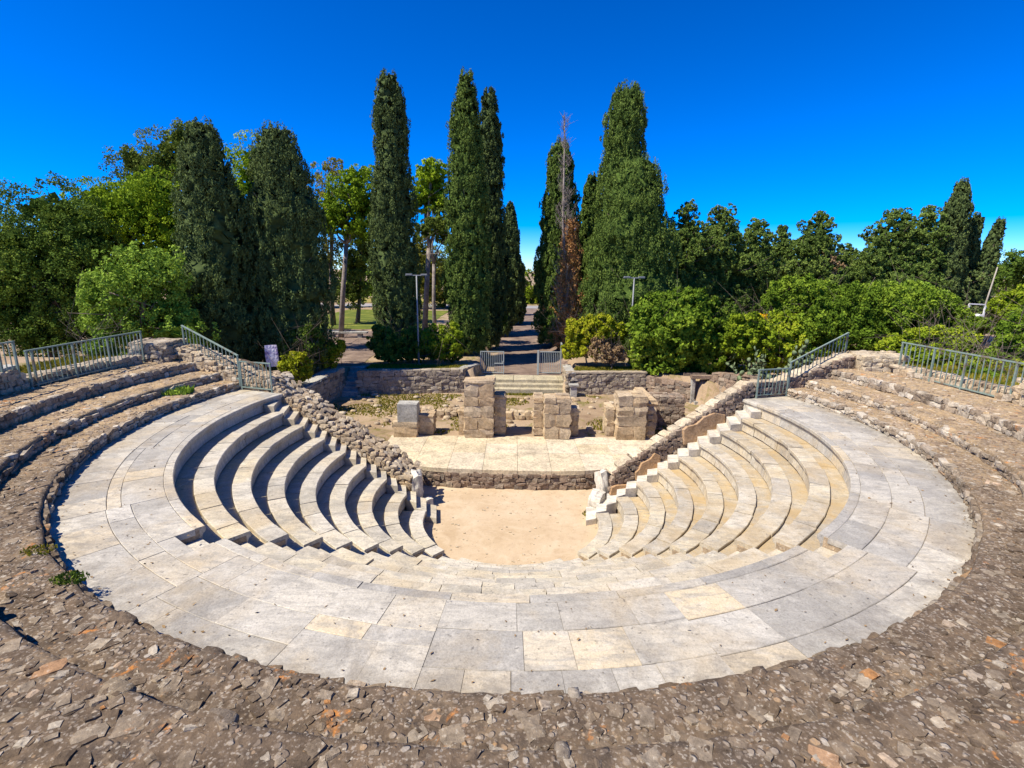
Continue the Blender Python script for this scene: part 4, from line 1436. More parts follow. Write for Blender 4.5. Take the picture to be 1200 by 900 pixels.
gl = gate_leaf(-1.92, -0.56, 16.45, 'pale metal gate leaf with a latch plate, on the hedge side of the path')
mb = MB(); mb.box((-0.85, 16.41, -1.45), (0.5, 0.02, 0.06)); mb.box((-0.60, 16.40, -1.40), (0.06, 0.03, 0.16)); mb.build('latch', gate_paint, gl)
gr = gate_leaf(1.55, 2.86, 16.6, 'pale metal gate leaf with a thick hinge post, on the yellow shrub side')
mb = MB(); mb.bar((1.50, 16.55, -2.12), (1.50, 16.55, -0.66), 0.11, 0.11); mb.build('post', gate_paint, gr)
# fence post by the path
mb = MB(); mb.bar((3.05, 18.6, -1.6), (3.05, 18.6, -0.45), 0.08, 0.08); mb.bar((3.05, 18.6, -0.5), (3.05, 18.0, -0.5), 0.05, 0.05)
tag(mb.build('fence_post', gate_paint), 'short pale metal fence post beside the path behind the yellow shrub', 'post')

# pedestal
Pd = thing('stone_pedestal', 'small grey pedestal with a flat cap against the wall by the gate steps', 'pedestal', (3.28, 13.25, ZST))
mb = MB(); mb.box((3.28, 13.25, ZST + 0.28), (0.34, 0.32, 0.62)); mb.build('shaft', grey_block, Pd)
vv, ff = rounded_cube(9, 0.05, 0.02)
mesh_obj('cap', vv * np.array([0.52, 0.46, 0.09]) + np.array([3.28, 13.25, ZST + 0.63]), ff, grey_block, Pd)

# bench slab
B = thing('stone_bench', 'low pale stone bench slab at the edge of the lawn', 'bench', (-13.2, 27.0, -1.45))
for x in (-14.4, -12.2):
    mb = MB(); mb.box((x, 27.0, -1.28), (0.35, 0.4, 0.4)); mb.build('support', grey_block, B)
vv, ff = rounded_cube(19, 0.04, 0.01)
mesh_obj('seat', vv * np.array([3.4, 0.55, 0.14]) + np.array([-13.3, 27.0, -1.0]), ff, grey_block, B)


# ------------------------------------------------------------------ railings
def railing(a, b, ha, hb, label, nbal, posts=(), paint=rail_paint, rail_drop=0.0):
    """a, b: ends of the bottom rail; ha, hb: height of the top rail above it"""
    a, b = np.array(a, float), np.array(b, float)
    T = thing('railing', label, 'railing', tuple((a + b) / 2), 'metal railings round the theatre')
    ta, tb = a + [0, 0, ha], b + [0, 0, hb]
    d = (b - a) / np.linalg.norm(b - a)
    mb = MB(); mb.bar(ta - d * 0.03, tb + d * 0.03, 0.055, 0.035); mb.build('top_rail', paint, T)
    mb = MB(); mb.bar(a, b, 0.045, 0.035); mb.build('bottom_rail', paint, T)
    for k in range(nbal + 1):
        p = a + (b - a) * k / nbal
        h = ha + (hb - ha) * k / nbal
        th_ = k in posts or k in (0, nbal)
        wd = 0.045 if th_ else 0.02
        mb = MB(); mb.bar(p + [0, 0, 0.0175 if not th_ else -0.22], p + [0, 0, h - 0.0175], wd, wd)
        mb.build('post' if th_ else 'baluster', paint, T)
    return T


railing((-12.71, -0.46, 0.86), (-12.46, 3.38, 0.9), 0.93, 0.95, 'long straight railing beside the dry grass strip', 26, (1, 9, 17))
railing((-12.45, -3.2, 1.12), (-12.74, -0.72, 1.12), 0.95, 0.95, 'railing on the higher wall in front of the dark broad tree', 16, (8, 13))
railing((-11.72, 4.45, 1.08), (-9.06, 2.95, 0.34), 0.86, 0.82, 'sloping railing descending from the masonry block under the cypress', 15, ())
railing((-9.0, 2.94, 0.10), (-7.85, 2.60, 0.10), 0.86, 0.86, 'short level railing at the head of the steps under the cypress', 8, ())
railing((12.72, 3.02, 0.86), (12.95, -2.3, 0.86), 0.98, 0.98, 'long green railing along the pale wall in front of the bushes', 30, (1, 7, 13, 21))
railing((9.15, 3.0, 0.34), (11.8, 4.42, 1.05), 0.80, 0.92, 'sloping railing climbing to the pale masonry block by the bushes', 15, (), rail_paint)
railing((7.95, 2.62, 0.10), (9.1, 2.98, 0.10), 0.84, 0.84, 'short level railing at the head of the sunlit steps', 8, ())


# ------------------------------------------------------------------ lamp posts
def lamp_post(x, y, top, label, zb=None):
    zb = float(H(np.array([x]), np.array([y]))[0]) if zb is None else zb
    T = thing('lamp_post', label, 'lamp post', (x, y, zb), 'lamp posts behind the court walls')
    mb = MB(); mb.tube([(x, y, zb - 0.1), (x, y, (zb + top) / 2), (x, y, top)], [0.055, 0.045, 0.036], 10); mb.build('pole', lamp_metal, T, True)
    mb = MB(); mb.bar((x - 0.62, y, top + 0.02), (x + 0.62, y, top + 0.02), 0.06, 0.05); mb.build('crossbar', lamp_metal, T)
    for s in (-1, 1):
        mb = MB(); mb.box((x + s * 0.42, y, top + 0.075), (0.34, 0.2, 0.06)); mb.build('lamp_head', lamp_metal, T)
    mb = MB(); mb.box((x, y, zb + 0.03), (0.24, 0.24, 0.06)); mb.build('base_plate', lamp_metal, T)
    return T


lp = atY(491, 427, 15.6); lamp_post(lp[0], 15.6, atY(490, 323, 15.6)[2], 'tall slim lamp post standing in front of the hedge')
lp = atY(738, 410, 16.6); lamp_post(lp[0], 16.6, atY(739, 326, 16.6)[2], 'tall slim lamp post rising from the bushes before the twin cypresses')

# ------------------------------------------------------------------ broken marble pieces
def boulder(name, px, py, z, dims, label, cat, mat, seed, rz=0.0, tilt=0.0, group=None, lift=0.0, rnd=0.25):
    p = at(px, py, z)
    v, f = rounded_cube(seed, rnd, 0.09)
    # finer
    me = mesh_data(name, v * np.array(dims), f, mat)
    o = bpy.data.objects.new(name, me)
    sub = o.modifiers.new('s', 'SUBSURF'); sub.levels = 2; sub.render_levels = 2; sub.subdivision_type = 'SIMPLE'
    tx = bpy.data.textures.new('rough', 'CLOUDS'); tx.noise_scale = 0.18
    dm = o.modifiers.new('d', 'DISPLACE'); dm.texture = tx; dm.strength = 0.09; dm.texture_coords = 'LOCAL'
    o.location = (p[0], p[1], z + dims[2] * 0.42 + lift)
    o.rotation_euler = (tilt, tilt * 0.4, rz)
    col.objects.link(o)
    return tag(o, label, cat, group)


boulder('marble_fragment', 489, 590, ZORCH, (0.34, 0.55, 1.15), 'upright broken marble seat end casting a pointed shadow on the sand', 'marble fragment', marble_white, 3, 0.3, 0.05)
boulder('marble_fragment', 502, 593, ZORCH, (0.26, 0.24, 0.3), 'small grey marble lump at the foot of the upright fragment', 'marble fragment', marble_white, 4, 0.5)
boulder('marble_fragment', 699, 597, ZORCH, (0.42, 0.62, 0.62), 'white eroded marble block at the edge of the sand', 'marble fragment', marble_white, 6, -0.5, 0.1)
boulder('marble_fragment', 706, 590, ZORCH, (0.36, 0.42, 1.2), 'upright white eroded marble block by the foot of the retaining wall', 'marble fragment', marble_white, 8, 0.5, -0.12)

# ------------------------------------------------------------------ things in the bushes
S = thing('printed_sheet', 'pale lilac and white printed sheet on a stand under the dark cypress', 'sheet', (*atY(318, 430, 9.5)[:2], -0.9))
c = atY(318.5, 417, 9.5)
v = []
for i in range(5):
    for j in range(7):
        a, b = -0.27 + 0.54 * i / 4, -0.5 + 1.0 * j / 6
        v.append((c[0] + a, 9.5 + 0.07 * math.sin(6 * a + 3 * b) - 0.08 * b, c[2] + b + 0.05 * a))
v = np.array(v)
v2 = v + np.array([0, 0.012, 0])
f = [(i * 7 + j, (i + 1) * 7 + j, (i + 1) * 7 + j + 1, i * 7 + j + 1) for i in range(4) for j in range(6)]
f2 = [tuple(k + 35 for k in q[::-1]) for q in f]
mesh_obj('sheet', np.concatenate([v, v2]), f + f2, sheet_mat, S)
for s in (-0.22, 0.22):
    mb = MB(); mb.bar((c[0] + s, 9.62, float(H(np.array([c[0]]), np.array([9.62]))[0]) - 0.05), (c[0] + s, 9.62, c[2] + 0.45), 0.03, 0.03); mb.build('leg', dark_metal, S)

p = atY(1158, 352, 24)
mb = MB()
a, b = atY(1155, 356, 24), atY(1169, 313, 24)
mb.tube([(a[0], 24, a[2] - 2.0), (a[0], 24, a[2]), tuple(b)], [0.06, 0.055, 0.04], 8)
tag(mb.build('leaning_pole', weather_wood, None, True), 'bare weathered pole leaning among the right-hand trees and bushes'.replace('right-hand ', ''), 'pole')
W = thing('white_frame', 'white painted frame with a white block under it among the bushes', 'frame', (*atY(1145, 375, 23)[:2], -1.4))
a, b, c_, d = atY(1133, 375, 23), atY(1136, 356, 23), atY(1155, 357, 23), atY(1148, 368, 23)
mb = MB(); mb.bar((a[0], 23, -1.45), b, 0.09, 0.09); mb.build('upright', white_paint, W)
mb = MB(); mb.bar((c_[0], 23, -1.45), c_, 0.09, 0.09); mb.build('upright', white_paint, W)
mb = MB(); mb.bar(b, c_, 0.08, 0.08); mb.build('crossbar', white_paint, W)
vv, ff = rounded_cube(77, 0.12, 0.03)
mesh_obj('block', vv * np.array([0.5, 0.5, d[2] + 1.45]) + np.array([d[0] - 0.15, 23, (d[2] - 1.45) / 2]), ff, white_paint, W)

# prickly pear
def cactus(px, py, Y, label, n=46, seed=1):
    rgc = random.Random(seed)
    b = atY(px, py, Y)
    zb = float(H(np.array([b[0]]), np.array([Y]))[0])
    T = thing('prickly_pear', label, 'cactus', (b[0], Y, zb), 'prickly pears below the level railing')
    segs = 10
    pads = []
    for k in range(n):
        if k < 9 or not pads:
            base = np.array([b[0] + rgc.uniform(-0.8, 0.8), Y + rgc.uniform(-0.4, 0.5), zb - 0.05]); tl = rgc.uniform(-0.5, 0.5)
        else:
            q = rgc.choice(pads[-40:]); base = q[1]; tl = q[2] + rgc.uniform(-1.0, 1.0)
        az = rgc.uniform(0, math.pi)
        L = rgc.uniform(0.2, 0.34)
        d = np.array([math.sin(tl) * math.cos(az), math.sin(tl) * math.sin(az), math.cos(tl)])
        if d[2] < -0.1: continue
        sdir = np.array([math.cos(az + 0.6), math.sin(az + 0.6), 0])
        sdir = sdir - d * np.dot(sdir, d); sdir /= np.linalg.norm(sdir)
        nr = np.cross(d, sdir)
        v = [base + d * L * 0.5 + nr * 0.018, base + d * L * 0.5 - nr * 0.018]
        for s in range(segs):
            t = 2 * math.pi * s / segs
            v.append(base + d * L * (0.5 - 0.5 * math.cos(t)) + sdir * 0.36 * L * math.sin(t) * (1.0 + 0.25 * -math.cos(t)))
        f = []
        for s in range(segs):
            q2 = (s + 1) % segs
            f += [(0, 2 + s, 2 + q2), (1, 2 + q2, 2 + s)]
        mesh_obj('pad', np.array(v), f, cactus_mat, T, True)
        pads.append((base, base + d * L * 0.93, tl))
    return T


cactus(880, 440, 10.4, 'grey green prickly pear cactus beside the dark doorway', 150, 2)
cactus(905, 440, 8.2, 'grey green prickly pear cactus behind the short level railing by the sunlit steps', 120, 5)


# ------------------------------------------------------------------ foliage
def unit(a):
    return a / (np.linalg.norm(a, axis=1, keepdims=True) + 1e-9)


def leaves(pos, nrm, tip, ln, wd, tone):
    """one small four-sided leaf per point"""
    nrm = unit(nrm)
    tip = unit(tip - nrm * np.sum(tip * nrm, 1, keepdims=True) * 0.6)
    side = unit(np.cross(nrm, tip))
    ln = ln[:, None]; wd = wd[:, None]
    a = pos - tip * ln * 0.5
    b = pos + side * wd * 0.5 + tip * ln * 0.05
    c = pos + tip * ln * 0.5
    d = pos - side * wd * 0.5 + tip * ln * 0.05
    v = np.stack([a, b, c, d], 1).reshape(-1, 3)
    f = np.arange(len(pos) * 4).reshape(-1, 4)
    return v, f, np.repeat(tone, 4)


def clump_leaves(cen, out, rad, per, ln, wd, r, upward=0.3, shell=0.6, elong=1.0, spread=0.75):
    """cen: clump centres, out: their outward directions, rad: radii"""
    N = len(cen)
    ct = r.random(N)
    idx = np.repeat(np.arange(N), per)
    d = unit(r.normal(size=(N * per, 3)))
    d = unit(d + out[idx] * spread)
    k = shell + (1 - shell) * r.random((N * per, 1))
    off = d * k * rad[idx][:, None]
    off[:, 2] *= elong
    pos = cen[idx] + off
    nrm = unit(d * 0.8 + r.normal(size=d.shape) * 0.55 + np.array([0, 0, 0.25]))
    tip = unit(out[idx] * 0.35 + r.normal(size=d.shape) * 0.6 + np.array([0, 0, upward]))
    L = ln * (0.7 + 0.6 * r.random(N * per)); Wd = wd * (0.7 + 0.6 * r.random(N * per))
    tone = np.clip(0.62 * ct[idx] + 0.38 * r.random(N * per), 0, 1)
    return leaves(pos, nrm, tip, L, Wd, tone)


def cypress(label, px, top, mid, wpx, Y, leaf='cypress', seed=0, shape='column', dens=1.0, lean_px=0.0, group='cypress trees', split=None, name='cypress_tree', clear=0.35, lumpy=0.19):
    r = np.random.default_rng(seed)
    pm = atY(px, mid, Y); pt = atY(px + lean_px, top, Y)
    x = pm[0]; zb = float(H(np.array([x]), np.array([Y]))[0])
    Hh = pt[2] - zb
    dist = np.dot(np.array([x, Y, pm[2]]) - CAM, fw)
    half = wpx * dist / FPX / 2
    ln = lean_px * dist / FPX
    T = thing(name, label, 'cypress' if name == 'cypress_tree' else 'conifer', (x, Y, zb), group)
    ts = np.linspace(0, 1, 26)
    if shape == 'column':
        wf = np.interp(ts, [0, 0.05, 0.15, 0.4, 0.65, 0.85, 0.95, 1], [0.55, 0.85, 0.97, 1.0, 0.84, 0.6, 0.4, 0.14])
    elif shape == 'cone':
        wf = np.interp(ts, [0, 0.05, 0.15, 0.4, 0.65, 0.85, 0.95, 1], [0.6, 0.95, 1.0, 0.86, 0.62, 0.36, 0.2, 0.04])
    elif shape == 'tiered':
        wf = np.interp(ts, [0, 0.05, 0.2, 0.45, 0.7, 0.86, 0.95, 1], [0.7, 0.95, 1.0, 0.96, 0.78, 0.52, 0.32, 0.12])
    elif shape == 'round':
        wf = np.interp(ts, [0, 0.05, 0.2, 0.5, 0.75, 0.9, 0.97, 1], [0.6, 0.85, 1.0, 0.95, 0.76, 0.54, 0.34, 0.1])
    else:      # flask: slim spire over a broad lower half
        wf = np.interp(ts, [0, 0.05, 0.2, 0.4, 0.55, 0.68, 0.85, 0.95, 1], [0.6, 0.85, 1.0, 0.98, 0.84, 0.68, 0.62, 0.5, 0.22])
    # bulges that differ along the height
    wf = wf * (1 + 0.05 * np.sin(ts * 23 + seed) + 0.04 * np.sin(ts * 41 + 2 * seed))
    c0 = clear / Hh
    def wid(t): return np.interp(t, ts, wf) * half
    mb = MB()
    mb.tube([(x, Y, zb - 0.3), (x, Y, zb + 0.8), (x + ln * 0.5, Y, zb + Hh * 0.5), (x + ln * 0.95, Y, zb + Hh * 0.95)], [0.26, 0.2, 0.13, 0.02], 8)
    for k in range(16):
        t = r.uniform(0.06, 0.8); a = r.uniform(0, 6.28); q = wid(t) * 0.8
        mb.tube([(x + ln * t, Y, zb + Hh * t), (x + ln * t + q * 0.6 * math.cos(a), Y + q * 0.6 * math.sin(a), zb + Hh * t + 0.5), (x + ln * t + q * math.cos(a), Y + q * math.sin(a), zb + Hh * t + 1.1)], [0.05, 0.035, 0.01], 5)
    mb.build('trunk', bark, T, True)
    # crown
    area = 2 * math.pi * np.trapezoid(wid(ts), ts * Hh) if hasattr(np, 'trapezoid') else 2 * math.pi * np.trapz(wid(ts), ts * Hh)
    lsz = max(0.07, 0.0023 * dist)
    N = int(area * 11.0 * dens)
    pdf = wid(ts) + 0.15 * half; cdf = np.cumsum(pdf); cdf = cdf / cdf[-1]
    t = np.interp(r.random(N), cdf, ts); t = c0 + t * (1 - c0)
    a = r.random(N) * 2 * math.pi
    lump = vnoise(np.stack([np.cos(a) * 1.2, np.sin(a) * 1.2, t * Hh * 0.55], 1), 1.0, seed)
    lump2 = vnoise(np.stack([np.cos(a) * 1.5, np.sin(a) * 1.5, t * Hh * 0.9], 1), 1.9, seed + 3)
    rr = wid(t) * (0.84 + 0.10 * r.random(N) + lumpy * lump + 0.6 * lumpy * lump2 + 0.16 * (r.random(N) < 0.07))
    cen = np.stack([x + ln * t + rr * np.cos(a), Y + rr * np.sin(a), zb + t * Hh], 1)
    out = np.stack([np.cos(a), np.sin(a), 0.35 + 0 * a], 1)
    rad = (0.11 + 0.13 * r.random(N)) * (0.7 + 0.3 * half / 1.5)
    v, f, tn = clump_leaves(cen, unit(out), rad, 34, lsz * 1.9, lsz * 0.75, r, 1.3, 0.4, 2.0, 0.9)
    # rough leaf-coloured core, toned dark: painted shade inside the crown
    na_, nz_ = 44, max(30, int(Hh / 0.16))
    tz = np.linspace(c0, 0.985, nz_)
    A_, Z_ = np.meshgrid(np.linspace(0, 2 * math.pi, na_, endpoint=False), tz, indexing='xy')
    lp_ = vnoise(np.stack([np.cos(A_.ravel()) * 1.2, np.sin(A_.ravel()) * 1.2, Z_.ravel() * Hh * 0.55], 1), 1.0, seed)
    lp2 = vnoise(np.stack([np.cos(A_.ravel()) * 1.5, np.sin(A_.ravel()) * 1.5, Z_.ravel() * Hh * 0.9], 1), 1.9, seed + 3)
    rb_ = wid(Z_.ravel()) * (0.71 + lumpy * lp_ + 0.6 * lumpy * lp2)
    cv = np.stack([x + ln * Z_.ravel() + rb_ * np.cos(A_.ravel()), Y + rb_ * np.sin(A_.ravel()), zb + Z_.ravel() * Hh], 1)
    cv = cv + 0.13 * r.normal(size=cv.shape) * np.array([1, 1, 0.8])
    gi = np.arange(na_ * nz_).reshape(nz_, na_)
    cf = np.stack([gi[:-1], np.roll(gi[:-1], -1, 1), np.roll(gi[1:], -1, 1), gi[1:]], -1).reshape(-1, 4)
    ctn = 0.35 * r.random(len(cv))
    if split:
        # part of the crown is dead
        lo, hi, x_lim, leaf2 = split
        fc = v.reshape(-1, 4, 3)[:, 0]
        rel = (fc[:, 2] - zb) / Hh
        msk = (rel > lo) & (rel < hi) & (fc[:, 0] - x - 0.3 * vnoise(fc, 0.8, seed) > x_lim * half)
        dead = np.repeat(msk, 4)
        o2v = v[dead]; o2t = tn[dead]
        mesh_obj('dead_foliage', o2v, np.arange(len(o2v)).reshape(-1, 4), LEAF[leaf2], T, False, o2t)
        v, tn = v[~dead], tn[~dead]; f = np.arange(len(v)).reshape(-1, 4)
    cr = mesh_obj('crown', v, f, LEAF[leaf], T, False, tn)
    mesh_obj('shade_core', cv, cf, LEAF[leaf], T, False, ctn)
    return T


def lobes_crown(T, lobes, leaf, seed, dist, cover=4.0, upward=0.3, clump=0.33, flat=1.0, core=True, per=36, lsz=None, name='crown'):
    """lobes: (x, y, z, rx, ry, rz) in metres"""
    r = np.random.default_rng(seed)
    V, F, TN, n = [], [], [], 0
    lsz = lsz or max(0.09, 0.0031 * dist)
    for (x, y, z, rx, ry, rz) in lobes:
        ar = 4 * math.pi * ((rx * ry) ** 1.6 / 3 + (rx * rz) ** 1.6 / 3 + (ry * rz) ** 1.6 / 3) ** (1 / 1.6)
        N = max(12, int(ar * cover / 5.0 * 0.5 / clump ** 2))
        d = unit(r.normal(size=(N, 3)))
        lump = vnoise(d * 1.8 + np.array([x, y, z]), 1.0, seed)
        k = (0.52 + 0.45 * r.random(N) ** 0.55 + 0.32 * lump)[:, None]
        cen = np.array([x, y, z]) + d * np.array([rx, ry, rz]) * k
        out = unit(d / np.array([rx, ry, rz]) + np.array([0, 0, 0.15]))
        rad = clump * (0.65 + 0.8 * r.random(N)) * min(1.0, 0.55 + 0.3 * min(rx, rz))
        v, f, t = clump_leaves(cen, out, rad, per, lsz * 1.35, lsz * 0.85, r, upward, 0.5, flat, 0.9)
        t = np.clip(t + r.uniform(-0.22, 0.22), 0, 1)
        V.append(v); F.append(f + n); TN.append(t); n += len(v)
    mesh_obj(name, np.concatenate(V), np.concatenate(F), LEAF[leaf], T, False, np.concatenate(TN))
    if core:  # large leaf quads toned dark, painting shade into the crown's interior
        V, F, TN, n = [], [], [], 0
        for (x, y, z, rx, ry, rz) in lobes:
            nc = int(30 + 60 * rx * rz)
            d = unit(r.normal(size=(nc, 3))) * (r.random((nc, 1)) ** 0.4) * 0.55
            sz = np.full(nc, min(0.38, 0.42 * min(rx, rz))) * (0.6 + 0.8 * r.random(nc))
            v, f, t = leaves(np.array([x, y, z]) + d * np.array([rx, ry, rz]), r.normal(size=(nc, 3)), r.normal(size=(nc, 3)), sz * 1.2, sz, 0.25 * r.random(nc))
            V.append(v); F.append(f + n); TN.append(t); n += len(v)
        mesh_obj('shade_core', np.concatenate(V), np.concatenate(F), LEAF[leaf], T, False, np.concatenate(TN))


def limbs(T, base, tops, r0, mat=bark, seed=0, fork=0.45):
    r = np.random.default_rng(seed)
    mb = MB()
    b = np.array(base, float)
    hi = np.mean(np.array(tops), 0)
    fk = b + (hi - b) * fork + np.array([r.normal(0, 0.15), r.normal(0, 0.15), 0])
    mb.tube([b - [0, 0, 0.3], b + (fk - b) * 0.5 + [r.normal(0, 0.1), r.normal(0, 0.1), 0], fk], [r0 * 1.15, r0 * 0.9, r0 * 0.75], 8)
    for t in tops:
        t = np.array(t, float)
        md = fk + (t - fk) * 0.5 + r.normal(0, 0.25, 3)
        mb.tube([fk, md, t], [r0 * 0.6, r0 * 0.4, r0 * 0.12], 6)
        for _ in range(3):
            s = fk + (t - fk) * r.uniform(0.4, 0.9)
            mb.tube([s, s + r.normal(0, 0.4, 3) + [0, 0, 0.3], s + r.normal(0, 0.8, 3) + [0, 0, 0.6]], [r0 * 0.22, r0 * 0.14, r0 * 0.04], 5)
    mb.build('trunk', mat, T, True)


def tree(label, cat, name, lob_px, Y, leaf, seed, trunk_px=None, r0=0.2, group=None, cover=4.0, upward=0.3, clump=0.35, depth=0.9, mat=bark, ground=None, core=True, per=36, jit=0.5, flat=1.0, fork=0.45, lsz=None):
    """lob_px: lobes as (px, py, half width px, half height px) of the photograph, at distance Y"""
    r = np.random.default_rng(seed + 900)
    L = []
    for q in lob_px:
        px, py, hw, hh = q[:4]
        yy = Y + r.uniform(-jit, jit) * 1.6 + (q[4] if len(q) > 4 else 0)
        c = atY(px, py, yy)
        dd = np.dot(c - CAM, fw)
        a, b = hw * dd / FPX, hh * dd / FPX
        L.append((c[0], yy, c[2], a, a * depth, b))
    dist = np.dot(np.array([L[0][0], Y, 0]) - CAM, fw)
    tx = atY(trunk_px[0], trunk_px[1], Y)[0] if trunk_px else np.mean([q[0] for q in L])
    zb = float(H(np.array([tx]), np.array([Y]))[0]) if ground is None else ground
    T = thing(name, label, cat, (tx, Y, zb), group)
    limbs(T, (tx, Y, zb), [(q[0], q[1], q[2] + 0.1 * q[5]) for q in L], r0, mat, seed, fork)
    lobes_crown(T, L, leaf, seed, dist, cover, upward, clump, flat, core, per, lsz)
    return T


# avenue and front cypresses
cypress('massive dark cypress standing behind the masonry block, right of the light green tree'.replace('right of', 'next to'), 252, 143, 290, 88, 11.5, 'cypress_dark', 11, 'column', 1.0)
cypress('massive dark cypress standing above the short level railing and the printed sheet', 336, 149, 300, 98, 13.0, 'cypress_dark', 12, 'column', 1.0)
cypress('tall slender cypress with a narrow waist behind the lamp post in the hedge', 461, 86, 260, 58, 19.0, 'cypress_dark', 13, 'flask', 1.0)
cypress('tallest bright green columnar cypress at the hedge beside the path', 547, 84, 250, 50, 19.5, 'cypress', 14, 'column', 1.1)
cypress('tall dark cypress half hidden behind the tallest green one', 573, 104, 230, 40, 25, 'cypress_dark', 15, 'column', 1.0)
cypress('dark conical cypress farther along the path, behind the two tall ones', 597, 238, 310, 38, 40, 'cypress_dark', 16, 'cone', 0.9)
cypress('slim dark cypress squeezed behind the tall pair on the hedge side of the path', 589, 280, 340, 26, 32, 'cypress_dark', 115, 'column', 0.9)
cypress('slim dark cypress at the far end of the hedge side row', 604, 285, 330, 18, 50, 'cypress_dark', 116, 'cone', 0.8)
cypress('narrow cypress partly browned and dead, at the path beside the bare dead tree', 654, 166, 290, 52, 27, 'cypress', 17, 'column', 1.0, 0, 'cypress trees', (0.04, 0.62, 0.05, 'cypress_brown'))
cypress('tallest cypress beyond the path with a leaning tip, behind the broad one', 722, 101, 240, 74, 25, 'cypress', 18, 'flask', 1.0, 8)
cypress('broad full cypress in front of the taller one, above the second lamp post'.replace('second ', ''), 743, 185, 300, 100, 21, 'cypress', 19, 'round', 1.0)
cypress('small slim cypress tip between the dead tree and the twin cypresses', 690, 205, 300, 34, 30, 'cypress', 20, 'column', 0.9)

# bare dead tree beside the path
zb = -1.5
b = atY(664, 390, 22.5); t = atY(662, 138, 22.5)
T = thing('dead_tree', 'bare dead tree with thin grey twigs and brown lower branches beside the path', 'dead tree', (b[0], 22.5, zb))
mb = MB()
mb.tube([(b[0], 22.5, zb - 0.2), (b[0] - 0.05, 22.5, 3), (t[0] + 0.1, 22.5, 7), tuple(t)], [0.2, 0.15, 0.09, 0.015], 8)
mb.build('trunk', bark_grey, T, True)
r = np.random.default_rng(44)
mb = MB()
for k in range(150):
    z = zb + 0.6 + (t[2] - zb - 0.8) * r.random() ** 0.9
    fr = (z - zb) / (t[2] - zb)
    L = (1.5 * (1 - fr) + 0.35) * r.uniform(0.5, 1.0)
    a = r.uniform(0, 6.28)
    p0 = np.array([b[0] + (t[0] - b[0]) * fr, 22.5, z])
    dd = np.array([math.cos(a), math.sin(a), 0])
    mb.tube([p0, p0 + dd * L * 0.5 + [0, 0, L * 0.35], p0 + dd * L * 0.85 + [0, 0, L * 1.0]], [0.035 * (1.2 - fr), 0.022 * (1.2 - fr), 0.006], 4)
    for _ in range(4):
        q = p0 + dd * L * r.uniform(0.3, 0.8) + [0, 0, L * r.uniform(0.2, 0.8)]
        mb.tube([q, q + np.array([r.normal(0, 0.2), r.normal(0, 0.2), 0.35])], [0.012, 0.004], 4)
mb.build('branches', bark_grey, T)
zq = 0.4 + 8.3 * r.random(900) ** 1.15
wq = 0.75 * np.clip(1.15 - zq / 9.5, 0.15, 1)
cen = np.stack([b[0] + wq * r.normal(0, 0.75, 900), 22.5 + wq * r.normal(0, 0.7, 900), zb + zq], 1)
v, f, tn = clump_leaves(cen, unit(cen - np.array([b[0], 22.5, 2])), np.full(900, 0.26), 16, 0.15, 0.06, r, 0.8, 0.2, 1.5)
mesh_obj('brown_foliage', v, f, LEAF['cypress_brown'], T, False, tn)

# left-hand trees
GP = 'park trees behind the theatre'
tree('broad dark green tree filling the view behind the railing on the higher wall', 'tree', 'broadleaf_tree', [(40, 300, 62, 55), (85, 330, 50, 60), (20, 360, 60, 50), (60, 250, 48, 36), (95, 280, 40, 40), (100, 375, 45, 40), (-30, 320, 70, 70), (-40, 270, 50, 45), (55, 395, 55, 30)], 13.5, 'broad_dark', 31, None, 0.28, GP, 4.6, 0.2, 0.34)
tree('tall dark tree behind the wide bright pine', 'tree', 'broadleaf_tree', [(200, 190, 38, 36), (215, 165, 26, 22), (175, 215, 40, 36), (160, 190, 24, 18), (230, 210, 36, 40)], 27, 'pine_dark', 32, (200, 380), 0.3, GP, 3.6, 0.4, 0.5)
tree('wide bright green umbrella pine behind the dark cypresses', 'pine', 'umbrella_pine', [(155, 245, 55, 34), (120, 235, 36, 24), (190, 270, 46, 34), (150, 290, 46, 34), (185, 225, 40, 26), (205, 300, 34, 30), (118, 262, 36, 24)], 17, 'pine', 33, (170, 400), 0.3, GP, 4.2, 0.9, 0.36, flat=0.8)
tree('light green leafy tree behind the long railing and the masonry block', 'tree', 'broadleaf_tree', [(160, 335, 44, 38), (190, 365, 42, 36), (135, 370, 36, 32), (185, 320, 34, 30), (210, 385, 34, 26), (150, 390, 40, 24), (120, 350, 26, 26)], 8.5, 'olive', 34, None, 0.2, GP, 5.0, 0.3, 0.3)
tree('dark evergreen filling the gap between the two massive cypresses', 'tree', 'broadleaf_tree', [(292, 230, 36, 50), (300, 190, 26, 26), (285, 300, 40, 60)], 20, 'pine', 35, None, 0.25, GP, 3.6, 0.6, 0.4)
tree('pine with one tall bare trunk rising from the lawn', 'pine', 'umbrella_pine', [(415, 228, 32, 20), (398, 248, 28, 16), (432, 246, 26, 18), (424, 208, 22, 12), (386, 260, 20, 14), (420, 266, 26, 14)], 27, 'pine', 36, (399, 392), 0.2, GP, 4.0, 0.9, 0.34, mat=bark_grey, fork=0.72, flat=0.8)
tree('yellowing tree top behind the lawn pine', 'tree', 'broadleaf_tree', [(384, 210, 18, 20), (375, 240, 22, 26), (390, 193, 10, 8), (378, 285, 20, 36)], 36, 'autumn', 37, None, 0.25, GP, 3.2, 0.3, 0.45, core=False)
tree('dark round tree on the lawn between the pine and the waisted cypress', 'tree', 'broadleaf_tree', [(418, 310, 22, 34), (412, 340, 20, 22), (428, 285, 18, 30)], 38, 'pine_dark', 38, (418, 372), 0.22, GP, 3.6, 0.3, 0.45)
